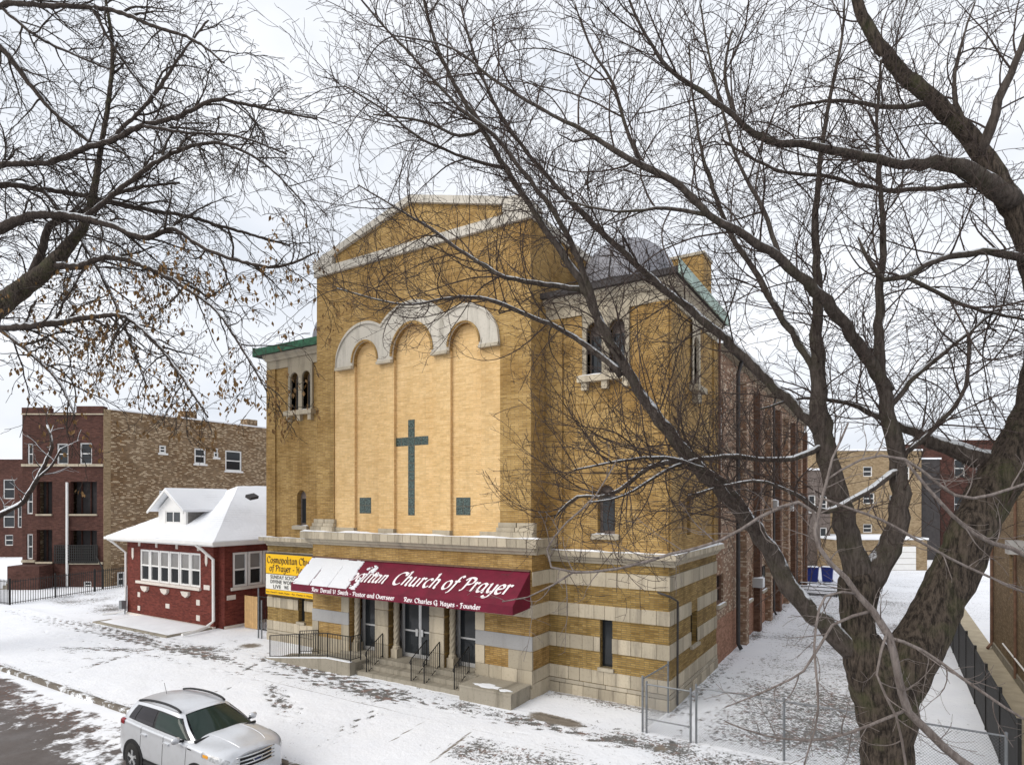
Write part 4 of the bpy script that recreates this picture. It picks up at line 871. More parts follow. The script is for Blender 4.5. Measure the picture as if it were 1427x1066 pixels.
E0, E1, EV, EZ2 = -37.75, -27.62, 17.55, 4.42; RV, RU, RZ = 22.3, -32.68, 7.3
m = MB(); m.box(E0,E1,EV,39,4.2,EZ2-.015); part('eave', m, M['white_paint'], hb)
g2 = MB().box(E0-.1,E1+.1,EV-.12,EV-.003,4.28,4.42).box(E1+.003,E1+.11,EV,39,4.28,4.42); part('gutter', g2, M['white_paint'], hb)
def roofgrid(mb, A, B, C_, D_, n=40, m_=24, lump=.07):
    A,B,C_,D_ = map(Vector,(A,B,C_,D_)); vs = []; 
    for j in range(m_+1):
        for i in range(n+1):
            f, h = i/n, j/m_; p = (A*(1-f)+B*f)*(1-h)+(D_*(1-f)+C_*f)*h; vs.append((p.x,p.y,p.z+lump*(fbm(p.x,p.y,.5,2.7)+.3*fbm(p.x,p.y,2.2,1.7))))
    fs = [(j*(n+1)+i,j*(n+1)+i+1,(j+1)*(n+1)+i+1,(j+1)*(n+1)+i) for j in range(m_) for i in range(n)]
    return mb.add(vs, fs)
m = MB(); e = .04
roofgrid(m,(E0-e,EV-e,EZ2),(E1+e,EV-e,EZ2),(RU+.02,RV,RZ),(RU-.02,RV,RZ)); roofgrid(m,(E1+e,EV-e,EZ2),(E1+e,39,EZ2),(RU,39,RZ),(RU,RV,RZ)); roofgrid(m,(E0-e,39,EZ2),(E0-e,EV-e,EZ2),(RU,RV,RZ),(RU,39,RZ))
rf = part('roof', m, M['roof_snow'], hb, True)
m = MB(); m.box(E0-.03,E1+.03,EV-.03,EV+.3,EZ2-.014,EZ2+.05).box(E1-.3,E1+.03,EV+.3,39,EZ2-.014,EZ2+.05); part('snow_edge', m, M['snow'], rf)
DC, DVp, DH = -33.22, 18.7, 1.32
m = MB(); wall_face(m,'y',DVp,DC-DH,DC+DH,4.9,5.95,[(DC-.66,DC+.8,5.22,5.88)],.12); m.poly([(DC-DH,DVp,5.95),(DC+DH,DVp,5.95),(DC,DVp,6.85)])
m.poly([(DC+DH,DVp,4.9),(DC+DH,21,4.9),(DC+DH,21,5.95),(DC+DH,DVp,5.95)]); m.poly([(DC-DH,DVp,4.9),(DC-DH,21,4.9),(DC-DH,21,5.95),(DC-DH,DVp,5.95)])
dm = part('dormer', m, M['white_paint'], hb)
part('side_siding', MB().box(DC+DH+.003,DC+DH+.03,DVp+.12,20.9,5.0,5.86), M['roof_tile'], dm)
f = MB().frame(DC-.66,DC+.8,5.22,5.88,DVp+.03,DVp+.09,.07).box(DC+.03,DC+.10,DVp+.035,DVp+.085,5.29,5.81); part('window_frame', f, M['white_paint'], dm); part('pane', pane('y',DVp,DC-.6,DC+.74,5.26,5.84,.06), M['glass'], dm)
m = MB(); 
for sgn in (-1,1): m.prism([(DC,18.32,6.98),(DC+sgn*1.72,18.32,5.83),(DC+sgn*1.72,18.32,5.95),(DC,18.32,7.13)],(0,3.6,0))
part('dormer_roof', m, M['roof_snow'], dm)
m = MB()
for sgn in (-1,1): m.prism([(DC,18.28,6.93),(DC+sgn*1.76,18.28,5.74),(DC+sgn*1.76,18.28,5.86),(DC,18.28,7.03)],(0,.07,0))
part('barge_board', m, M['white_paint'], dm)
part('roof_vent', MB().prism([(-30.0,20.9,6.62),(-29.55,20.9,6.45),(-29.55,21.4,6.55),(-30.0,21.4,6.72)],(.05,0,.14)), M['dark_roof'], hb)
part('downspout', MB().tube([(-37.4,EV-.05,4.25),(-37.3,EV+.1,4.1),(-37.02,HV-.05,3.5),(-37.0,HV-.06,.2),(-37.3,HV-.5,.08),(-37.6,HV-1.0,.06)],.06,6), M['white_paint'], hb)
part('downspout', MB().tube([(-29.0,EV-.05,4.25),(-28.9,EV+.15,4.05),(-28.62,HV-.08,3.5),(-28.6,HV-.08,.45),(-28.55,HV-.5,.22),(-28.3,HV-1.2,.16),(-28.2,HV-1.9,.14)],.075,8), M['white_paint'], hb)
gm = part('gas_meter', MB().box(-37.05,-36.75,17.85,18.08,.35,.8).tube([(-36.9,18.1,0),(-36.9,18.1,.4)],.03,6).tube([(-36.8,18.12,.7),(-36.8,18.12,1.6)],.02,6), M['galv'], hb)
ps = thing('porch_slab', 'low concrete slab under snow in front of the red bungalow', 'slab', (-31.3,17,0))
part('slab', MB().box(-35.2,-28.75,15.92,HV-.07,-.03,.12), M['concrete'], ps); part('snow', lumpy(-35.15,-28.8,16.0,HV-.1,.122,.03,.2), M['snow'], ps); part('step', MB().box(-35.8,-35.21,15.95,16.8,-.03,.07), M['concrete'], ps)
# timber gate and pipes in the gap
wg = thing('timber_gate', 'pale timber board gate between the bungalow and the church', 'gate', (-27.2,19.3,0))
for k in range(7): blk('board', -27.72+.145*k, -27.585+.145*k, 19.28, 19.305, .05, 1.66, M['wood'], wg)
for z in (.4,1.3): part('rail', MB().box(-27.74,-26.7,19.306,19.345,z,z+.09), M['wood'], wg)
ig = thing('gap_gate', 'dark metal gate between timber gate and church wall', 'gate', (-25.7,19.35,0))
part('frame', MB().frame(-26.65,-24.62,.05,1.7,19.33,19.37,.04), M['iron'], ig)
for k in range(15): inst('baluster', BAR, ig, (-26.55+.13*k,19.35,.07), scale=(1,1,1.6))
for x, hh, lb in ((-25.05,2.35,'taller upright grey metal pipe by the church corner, nearer the gate'),(-24.82,1.8,'shorter upright grey metal pipe touching the church corner')):
    solo('conduit_pipe', MB().tube([(x,18.15,-.02),(x,18.15,hh)],.035,8), M['galv'], lb, 'pipe', group='pipes by the church corner')

# ------------------------------------------------------------------ three storey brick flats (front faces the camera side of its own street)
FT = 46.0; FS = CAM_F/FT
fo = at(31, 701, FT); eX = Vector((CS,SN,0)); eN = Vector((SN,-CS,0))
def fpt(s, z, d=0.0): return Vector((fo.x,fo.y,0))+eX*s+eN*d+Vector((0,0,z))
def fpx(x, y): return ((x-31)/FS, CAM_H+(CAM_HY-y)/FS)
def fbox(x0, x1, y0, y1, d0, d1, mb=None):
    """box on the facade from pixel edges"""
    (s0, z1), (s1, z0) = fpx(x0,y0), fpx(x1,y1); mb = mb or MB()
    P = [fpt(s,z,d) for z in (z0,z1) for s,d in ((s0,d0),(s1,d0),(s1,d1),(s0,d1))]
    return mb.add(P, [(0,1,2,3),(7,6,5,4),(0,4,5,1),(1,5,6,2),(2,6,7,3),(3,7,4,0)])
b3 = thing('brick_flats', 'three storey flats, dark red brick porches in front and tan brick side wall', 'apartment house', tuple(fpt(3,0)))
ops = [(37,45.5,744,779),(37,45.5,682,716),(38,46,618,647),(51,73,738,783),(51,73,671,716),(79,95,618,647),(98,135,739,784),(98,135,671,716),(111,128,617,647),(116,127,810,821)]
m = MB(); O = []
for x0, x1, y0, y1 in ops: (s0,z1),(s1,z0) = fpx(x0,y0),fpx(x1,y1); O.append((s0,s1,z0,z1))
wall_face(m,'y',0,0,114/FS,0,13.1,O,.35); m.v = [tuple(fpt(p[0],p[2],-p[1])) for p in m.v]; part('front_wall', m, M['dark_red_brick'], b3)
c0 = fpt(114/FS,0)
sw = [(222,232,620,632),(271,287,624,647),(298,305,624,638),(314,337,627,657),(222,232,683,696),(272,286,684,706),(298,306,684,700),(163,175,797,816)]
SWO = []
for x0, x1, y0, y1 in sw:
    r0, r1 = ray(x0,y0), ray(x1,y1); t0, t1 = c0.x/r0.x, c0.x/r1.x; SWO.append((t0*r0.y, t1*r1.y, CAM_H+t1*r1.z, CAM_H+t0*r0.z))
m = MB(); wall_face(m,'x',c0.x,c0.y,60,0,13.35,SWO,.2,-1); part('side_wall', m, M['common_brick'], b3)
part('red_return', MB().box(c0.x-.05,c0.x+.02,c0.y-.02,c0.y+.45,0,13.35), M['tan_brick'], b3)
m = MB(); m.poly([fpt(0,0),(fo.x,60,0),(fo.x,60,13.1),fpt(0,13.1)]); m.poly([fpt(0,13.0),fpt(114/FS,13.0),(c0.x,60,13.0),(fo.x,60,13.0)]); part('shell', m, M['common_brick'], b3)
for k, o in enumerate(SWO): 
    window(b3,'x',c0.x,o[0]+.02,o[1]-.02,o[2]+.02,o[3]-.02,.12,.11); part('sill', bx('x',c0.x,o[0]-.1,o[1]+.1,o[2]-.13,o[2]+.018,-.1,.08), M['white_paint'], b3)
for x0, x1, y0, y1 in ops:
    if x1-x0 > 17.5 and y0 > 660: 
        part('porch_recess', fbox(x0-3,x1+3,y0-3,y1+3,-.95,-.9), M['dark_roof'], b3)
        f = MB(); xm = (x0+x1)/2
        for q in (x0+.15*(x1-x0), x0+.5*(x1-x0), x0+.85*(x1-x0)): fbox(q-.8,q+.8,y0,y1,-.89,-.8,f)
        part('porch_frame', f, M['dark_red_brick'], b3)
    else:
        f = MB(); 
        for q in ((x0,x0+1.6,y0,y1),(x1-1.6,x1,y0,y1),(x0+1.6,x1-1.6,y0,y0+1.6),(x0+1.6,x1-1.6,y1-1.6,y1),(x0+1.6,x1-1.6,(y0+y1)/2-.6,(y0+y1)/2+.6)): fbox(*q,-.15,-.08,f)
        w = part('window', f, M['white_paint'], b3); part('pane', fbox(x0+1.2,x1-1.2,y0+1.2,y1-1.2,-.19,-.151), M['glass'], w)
for q, mt in (((31,144.5,646.5,650),'limestone'),((31,50,780,783.5),'limestone'),((50.5,74,782.5,785),'limestone'),((97,144,783,786),'limestone'),((51,73,716,718.5),'limestone'),((97,136,716,718.5),'limestone')): part('sill_band', fbox(*q,0,.12), M[mt], b3)
lt = part('porch_lattice', fbox(77,138,783,784.5,.1,.16), M['iron'], b3)
for i in range(21): part('slat', fbox(77.2+i*2.95,78.6+i*2.95,759.5,783,.1,.14), M['iron'], lt)
for i in range(7): part('slat', fbox(77,138,759+i*3.6,760.2+i*3.6,.142,.16), M['iron'], lt)
for q in ((31,68,568,577),(107,144,566,577)): part('parapet_block', fbox(*q,-.5,.06), M['dark_red_brick'], b3)
part('coping', fbox(30.5,145,576.4,578,-.45,.1), M['limestone'], b3); part('coping', MB().box(c0.x-.3,c0.x+.08,c0.y+.5,60,13.352,13.46), M['snow'], b3)
tp = fpx(95,672); part('downspout', MB().tube([fpt(tp[0],tp[1],.12),fpt(tp[0],.1,.12)],.09,8), M['white_paint'], b3)
part('stair_rail', MB().tube([fpt(fpx(138,775)[0],fpx(138,775)[1],.3),fpt(fpx(153,790)[0],fpx(153,790)[1],.8),fpt(fpx(153,820)[0],0,.8)],.05,6), M['iron'], b3)
st = part('stoop', fbox(33,76,786,826,.14,1.5), M['dark_red_brick'], b3)
part('snow', fbox(32,56,807,809.5,.15,1.48), M['snow'], st)
for i in range(5): part('step', fbox(28-i*4.2,33-i*4.2,808+i*4.3,828,.2,1.3), M['concrete'], st); part('snow', fbox(28.2-i*4.2,32.8-i*4.2,807+i*4.3,807.9+i*4.3,.25,1.28), M['snow'], st)
for x, y in ((250,30.0),(300,36)): part('chimney', MB().box(c0.x-2.2,c0.x-1.2,y,y+1.1,13,14.2), M['common_brick'], b3)
# iron fence along the flats' lot
def iron_fence(name, label, a, b, h, sp, bw=.012, ph=.12, posts=2.4, grp=None, mat='iron', base=0.0, flat=None):
    a, b = Vector((*a,base)), Vector((*b,base)); L_ = (b-a).length; d = (b-a)/L_; f = thing(name, label, 'fence', a, grp); up = Vector((0,0,1))
    for z in (ph, h-ph): part('rail', MB().tube([a+up*z,b+up*z],.02,4), M[mat], f)
    pm = mesh('picket', MB().box(-bw,bw,-bw,bw,0,h) if not flat else MB().box(-.01,.01,-flat,flat,0,h), M[mat])
    for i in range(int(L_/sp)+1): inst('picket', pm, f, a+d*(i*sp), rot=(0,0,math.atan2(d.y,d.x)+(0 if not flat else math.pi/2)))
    n = max(1,int(L_/posts))
    for i in range(n+1): p = a+d*(L_*i/n); part('post', MB().box(p.x-.035,p.x+.035,p.y-.035,p.y+.035,base-.03,h+.1), M[mat], f)
    return f
iron_fence('iron_fence', 'black iron picket fence along the snowy lot beside the flats', gnd(14,843), gnd(180,817), 1.55, .16)
iron_fence('iron_fence', 'black iron picket fence crossing in front of the flats stoop', gnd(-40,836), gnd(13,843), 1.55, .16)
# far red building at the left edge
def far_block(name, label, x0, x1, ytop, t, depth, mat, wins, cat='building', snowroof=True, glassm_='glass', y1=None):
    a, b = at(x0,CAM_HY,t), at(x1,CAM_HY,t); zt = CAM_H+(CAM_HY-ytop)*t/CAM_F; r = (b-a).length; e = (b-a)/r; bkv = Vector((-SN,CS,0)); k = thing(name, label, cat, (a.x,a.y,0))
    P = lambda s, z, d=0.0: Vector((a.x,a.y,0))+e*s-bkv*d+Vector((0,0,z)); fs = CAM_F/t
    m = MB(); O = [((p[0]-x0)/fs,(p[1]-x0)/fs,CAM_H+(CAM_HY-p[3])/fs,CAM_H+(CAM_HY-p[2])/fs) for p in wins]
    wall_face(m,'y',0,0,r,0,zt,O,.25); m.v = [tuple(P(p[0],p[2],-p[1])) for p in m.v]
    for s in (0, r): m.poly([P(s,0),P(s,zt),P(s,zt,-depth),P(s,0,-depth)])
    m.poly([P(0,0,-depth),P(r,0,-depth),P(r,zt,-depth),P(0,zt,-depth)]); part('wall', m, M[mat], k)
    part('roof', MB().prism([P(-.1,zt,.1),P(r+.1,zt,.1),P(r+.1,zt,-depth),P(-.1,zt,-depth)],(0,0,.18)), M['snow'], k)
    for o in O:
        f = MB(); q = []
        for s0, s1, z0, z1 in ((o[0],o[0]+.1,o[2],o[3]),(o[1]-.1,o[1],o[2],o[3]),(o[0]+.1,o[1]-.1,o[2],o[2]+.1),(o[0]+.1,o[1]-.1,o[3]-.1,o[3]),(o[0]+.1,o[1]-.1,(o[2]+o[3])/2-.04,(o[2]+o[3])/2+.04)):
            f.box(s0,s1,.1,.16,z0,z1)
        f.v = [tuple(P(p[0],p[2],-p[1])) for p in f.v]; w = part('window', f, M['white_paint'], k)
        g = MB().box(o[0]+.05,o[1]-.05,.161,.19,o[2]+.05,o[3]-.05); g.v = [tuple(P(p[0],p[2],-p[1])) for p in g.v]; part('pane', g, M[glassm_], w)
    return k, P, fs
far_block('corner_building', 'red brick building with white windows beyond the flats', -70, 34, 640, 72, 14, 'dark_red_brick', [(4,20,668,695),(-25,-8,668,695),(4,20,705,735),(-25,-8,705,735),(24,30,705,735),(6,18,745,760)])

# ------------------------------------------------------------------ right side: chain-link fence, dark fence, walk, neighbour wall
def chain(parent, a, b, h, base=.06, pitch=.065):
    a, b = Vector((*a,0)), Vector((*b,0)); L_ = (b-a).length; d = (b-a)/L_; m = MB(); up = Vector((0,0,1)); hh = h-base
    n = int((L_+hh)/pitch)
    for sgn in (1,-1):
        for i in range(n+1):
            s0 = i*pitch - hh; s1 = s0+hh; z0, z1 = base, h
            if s0 < 0: z0 = base-s0; s0 = 0
            if s1 > L_: z1 = h-(s1-L_); s1 = L_
            if z1-z0 < .02: continue
            p = (s0,z0); q = (s1,z1)
            if sgn < 0: p = (L_-s0,z0); q = (L_-s1,z1)
            m.tube([a+d*p[0]+up*p[1], a+d*q[0]+up*q[1]], .0024, 3, False)
    return part('wire_mesh', m, M['galv'], parent, kind='stuff', fix=False)
def chain_fence(label, a, b, h=1.48, posts=3, name='chain_link_fence'):
    f = thing(name, label, 'fence' if 'fence' in name else 'gate', (*a,0)); A_, B_ = Vector((*a,0)), Vector((*b,0)); up = Vector((0,0,1))
    part('top_rail', MB().tube([A_+up*h,B_+up*h],.022,6), M['galv'], f)
    for i in range(posts): p = A_+(B_-A_)*(i/(posts-1)); part('post', MB().tube([p-up*.05,p+up*(h+.05)],.03,8).lathe(p+up*(h+.05),[(.035,0),(.03,.03),(.0,.05)],8), M['galv'], f)
    chain(f, a, b, h); return f
chain_fence('galvanised chain-link fence running from the gate past the big forked trunk', (-4.32,16.22), (2.05,16.18), posts=4)
chain_fence('short chain-link panel between the gate post and the church corner', (-5.78,16.22), (-5.66,18.12), posts=2, name='chain_link_fence')
cg = chain_fence('chain-link gate leaf in a pipe frame beside the church corner', (-5.66,16.20), (-4.46,16.20), h=1.36, posts=2, name='chain_link_gate'); part('bottom_rail', MB().tube([(-5.66,16.2,.42),(-4.46,16.2,.42)],.018,6), M['galv'], cg)
iron_fence('picket_fence', 'tall black picket fence between the yard and the concrete walk', (2.28,16.3), (2.28,36.8), 1.75, .12, posts=2.5, flat=.042)
gt = thing('iron_gate', 'black iron gate across the concrete walk', 'gate', (2.35,16.3,0)); part('frame', MB().frame(2.36,3.7,.08,1.7,16.28,16.32,.04), M['iron'], gt)
for k in range(10): inst('baluster', BAR, gt, (2.47+.12*k,16.3,.1), scale=(1.1,1.1,1.58))
struct('walk', MB().box(2.36,3.79,10,46,-.05,.055), M['path_concrete'])
nb = thing('neighbour_building', 'dark tan brick building along the concrete walk, with pipes and air conditioner', 'building', (6,28,0))
m = MB(); NW = [(22.5,23.6,3.0,4.4),(28.2,29.2,3.0,4.4)]; wall_face(m,'x',3.8,17.5,33.4,0,7.6,NW,.2,1); 
m.poly([(3.8,33.4,0),(13,33.4,0),(13,33.4,7.6),(3.8,33.4,7.6)]); m.poly([(3.8,17.5,0),(13,17.5,0),(13,17.5,7.6),(3.8,17.5,7.6)]); m.poly([(13,17.5,0),(13,33.4,0),(13,33.4,7.6),(13,17.5,7.6)]); part('wall', m, M['far_tan_brick'], nb)
part('roof', MB().box(3.7,13.1,17.4,33.5,7.602,7.75), M['snow'], nb)
for o in NW: part('window', MB().box(3.9,3.95,o[0],o[1],o[2],o[3]), M['glass'], nb)
part('downspout', MB().tube([(3.72,33.2,7.4),(3.72,33.2,.3),(3.55,33.0,.1)],.06,8), M['rust'], nb); part('downspout', MB().tube([(3.72,27.4,7.4),(3.72,27.4,.2)],.045,8), M['rust'], nb)
part('pipe', MB().tube([(3.7,20,.9),(3.7,30,.9)],.03,6), M['white_paint'], nb); part('air_conditioner', MB().box(3.35,3.9,26.0,26.7,4.6,5.05), M['alu'], nb)
part('wall_base', MB().box(3.74,3.799,17.5,33.4,0,.35), M['concrete'], nb)

# ------------------------------------------------------------------ buildings behind
gx = far_block('yellow_garage', 'low yellow brick garage with white door and snowy roof', 1165, 1292, 752, 57.5, 7, 'sign_brick' if False else 'tan_brick', [], 'garage')
k, P, fs = gx
dd = MB(); 
for i in range(4): dd.box((1226-1165)/fs,(1276-1165)/fs,-.05,0,.04+.56*i,.57+.56*i)
dd.v = [tuple(P(p[0],p[2],-p[1])) for p in dd.v]; part('garage_door', dd, M['white_paint'], k)
far_block('rear_flats', 'beige brick rear flats with small white windows behind the garage', 1132, 1284, 628, 68, 12, 'tan_brick', [(1203,1219,687,702),(1160,1170,690,712),(1203,1216,730,742),(1240,1250,690,706),(1142,1150,725,745),(1258,1268,650,668),(1203,1216,650,664)], 'building')
far_block('red_rear_building', 'red brick building with flat snowy roof beyond the rear flats', 1311, 1400, 613, 74, 12, 'dark_red_brick', [(1330,1345,640,665),(1360,1375,640,665),(1330,1345,690,715)], 'building')
pk, P, fs = far_block('rear_porch', 'dark timber back porch between beige and red buildings', 1284, 1310, 640, 68.5, 3, 'dark_roof', [], 'porch')
far_block('dark_porch', 'dark brown timber porch behind the church back corner', 1123, 1157, 655, 61, 3, 'louver', [(1127,1137,690,715),(1143,1153,690,715),(1143,1153,735,760)], 'porch')
bins_x = ((1124,1141),(1144,1162))
for i, (xa, xb) in enumerate(bins_x):
    p = at((xa+xb)/2, 810, 49.0); p.z = 0; w = .42
    bn = thing('refuse_bin', ('blue wheeled bin right beside the back corner of the church','blue wheeled bin next to another bin, farther from the church')[i], 'bin', p, 'blue bins behind the church')
    q = [Vector((p.x+a*w*s,p.y+b*w*s,z)) for z, s in ((.08,.82),(1.15,1.0)) for a,b in ((-1,-1),(1,-1),(1,1),(-1,1))]
    part('body', MB().add(q,[(0,3,2,1),(4,5,6,7),(0,1,5,4),(1,2,6,5),(2,3,7,6),(3,0,4,7)]), plain('blue_plastic_%d'%i,(.018,.035,.20),.5,.2), bn)
    part('lid', MB().box(p.x-.45,p.x+.45,p.y-.47,p.y+.45,1.152,1.22), D.materials['blue_plastic_%d'%i], bn); part('snow', lumpy(p.x-.4,p.x+.4,p.y-.4,p.y+.4,1.222,.07), M['snow'], bn)
    for sx in (-.36,.36): part('wheel', MB().tube([(p.x+sx-.03,p.y+.36,.1),(p.x+sx+.03,p.y+.36,.1)],.1,10), M['iron'], bn)
pl_ = thing('timber_steps', 'snow covered timber steps in front of the blue bins', 'steps', (-4.2,50,0))
for i in range(4): part('tread', MB().box(-5.5,-3.0,46.4+.5*i,46.8+.5*i,.12+.17*i,.17+.17*i), M['dark_roof'], pl_); part('snow', lumpy(-5.45,-3.05,46.42+.5*i,46.78+.5*i,.172+.17*i,.05,.3), M['snow'], pl_)
for x in (-5.45,-3.05): part('stringer', MB().prism([(x,46.3,0),(x,48.4,0),(x,48.4,.62),(x,46.3,.1)],(.06,0,0)), M['dark_roof'], pl_)
#PART4
# ------------------------------------------------------------------ the parked car
def crom(P, t):
    """Catmull-Rom through rows of P at float index t"""
    n = len(P); i = int(min(max(math.floor(t),0),n-2)); f = t-i
    p0, p1, p2, p3 = P[max(i-1,0)], P[i], P[i+1], P[min(i+2,n-1)]
    return .5*((2*p1)+(p2-p0)*f+(2*p0-5*p1+4*p2-p3)*f*f+(3*p1-p0-3*p2+p3)*f**3)
t_ = NT('silver_car_paint'); p_ = t_.pos(); cc = t_.mix(t_.noise(p_,2.5,3), (.58,.60,.63), (.65,.66,.69)); cc = t_.mix(t_.math('MULTIPLY',t_.ramp(t_.noise(p_,7,5,.7),.5,.75),.25), cc, (.38,.36,.34))
t_.b.inputs['Coat Weight'].default_value = .6; t_.b.inputs['Coat Roughness'].default_value = .12; M['car_paint'] = t_.fin(cc, .28, .5, .3)
M['trim'] = plain('black_trim', (.02,.02,.021), .5, .2); M['tyre'] = plain('tyre_rubber', (.022,.021,.02), .85, .3); M['chrome'] = plain('chrome', (.62,.63,.64), .18, .05, metal=.9)
M['rim'] = plain('alloy_rim', (.62,.63,.64), .3, .1, metal=.4); M['lamp_clear'] = plain('headlamp_lens', (.50,.51,.53), .08, .75, 9, .8); M['lamp_amber'] = plain('amber_lens', (.75,.33,.03), .2, .1); M['lamp_red'] = plain('red_lens', (.22,.01,.015), .15, .2); M['plate'] = plain('plate_blue', (.20,.45,.55), .5, .1); M['emblem'] = plain('blue_emblem', (.02,.03,.09), .25, .1)
def tinted(name, col):
    t = NT(name); t.b.inputs['Transmission Weight'].default_value = 0.0; return t.fin(t.mix(t.noise(t.pos(), 3, 2), col, tuple(c*1.8 for c in col)), .06, .3)
M['car_glass'] = tinted('windscreen_glass', (.012,.022,.018)); M['privacy_glass'] = tinted('privacy_glass', (.010,.008,.010))
CX, CY, CZ = -14.12, 8.62, -.12
car = thing('parked_car', 'silver compact suv parked along the snowy kerb', 'car', (CX,CY,CZ))
def cw(p): return (CX+p[0]*.95, CY-p[1]*.95, CZ+p[2]*.96)       # local: x forward, y towards the street side, z up
XS = [-2.27,-2.20,-1.95,-1.35,-.6,.3,.95,1.5,1.92,2.14,2.25]
HM = [.66,.80,.90,.918,.92,.92,.918,.91,.88,.80,.68]; ZB = [.44,.36,.31,.27,.24,.24,.26,.28,.29,.30,.38]; ZM = [.66,.66,.68,.68,.66,.64,.64,.63,.60,.56,.54]
BE = [1.05,1.15,1.22,1.20,1.17,1.15,1.13,1.10,1.06,1.01,.93]; HB = [.62,.74,.83,.86,.865,.865,.86,.84,.79,.70,.58]; ZT = [1.08,1.20,1.26,1.25,1.22,1.22,1.25,1.24,1.19,1.12,1.03]
RG = np.array([[[x,0,zb],[x,hm*.9,zb],[x,hm*.985,zb+.16],[x,hm,zm],[x,hm*.985,be-.13],[x,hb,be],[x,hb*.55,zt-.012],[x,0,zt]] for x,hm,zb,zm,be,hb,zt in zip(XS,HM,ZB,ZM,BE,HB,ZT)])
pd = np.linspace(0,len(XS)-1,400); xd = np.array([crom(RG[:,3,:],p)[0] for p in pd])
def surf(x, s, off=0.0):
    p = float(np.interp(x, xd, pd)); row = np.array([crom(RG[:,k,:],p) for k in range(8)]); q = crom(row, s)
    if off:
        e = .02; a = crom(row, min(s+e,7))-crom(row, max(s-e,0)); p2 = float(np.interp(x+.02, xd, pd)); row2 = np.array([crom(RG[:,k,:],p2) for k in range(8)]); b = crom(row2, s)-q
        if x > 2.2: p2 = float(np.interp(x-.02, xd, pd)); b = q-crom(np.array([crom(RG[:,k,:],p2) for k in range(8)]), s)
        n = np.cross(a, b); n /= (np.linalg.norm(n)+1e-9); n = n if n@np.array([0,q[1],q[2]-.6]) > 0 else -n; q = q+n*off
    return q
def skin(xs, ss, off, side):
    vs = [cw((q[0],q[1]*side,q[2])) for x in xs for q in [surf(x,s,off)] for s in [0]] if False else []
    for x in xs:
        for s in ss:
            q = surf(x,s,off); vs.append(cw((q[0],q[1]*side,q[2])))
    n = len(ss); return MB().add(vs, [(i*n+j,i*n+j+1,(i+1)*n+j+1,(i+1)*n+j) for i in range(len(xs)-1) for j in range(n-1)])
m = MB(); xs = np.concatenate([np.linspace(-2.27,-1.9,8),np.linspace(-1.85,1.85,40),np.linspace(1.88,2.25,12)]); ss = np.linspace(0,7,43)
for side in (1,-1): q = skin(xs, ss, 0, side); m.add(q.v, q.f)
for xe in (xs[0], xs[-1]):
    ring = [surf(xe,s) for s in ss]; pts = [cw(q) for q in ring]+[cw((q[0],-q[1],q[2])) for q in ring[::-1]]; m.poly(pts)
part('body', m, M['car_paint'], car, True)
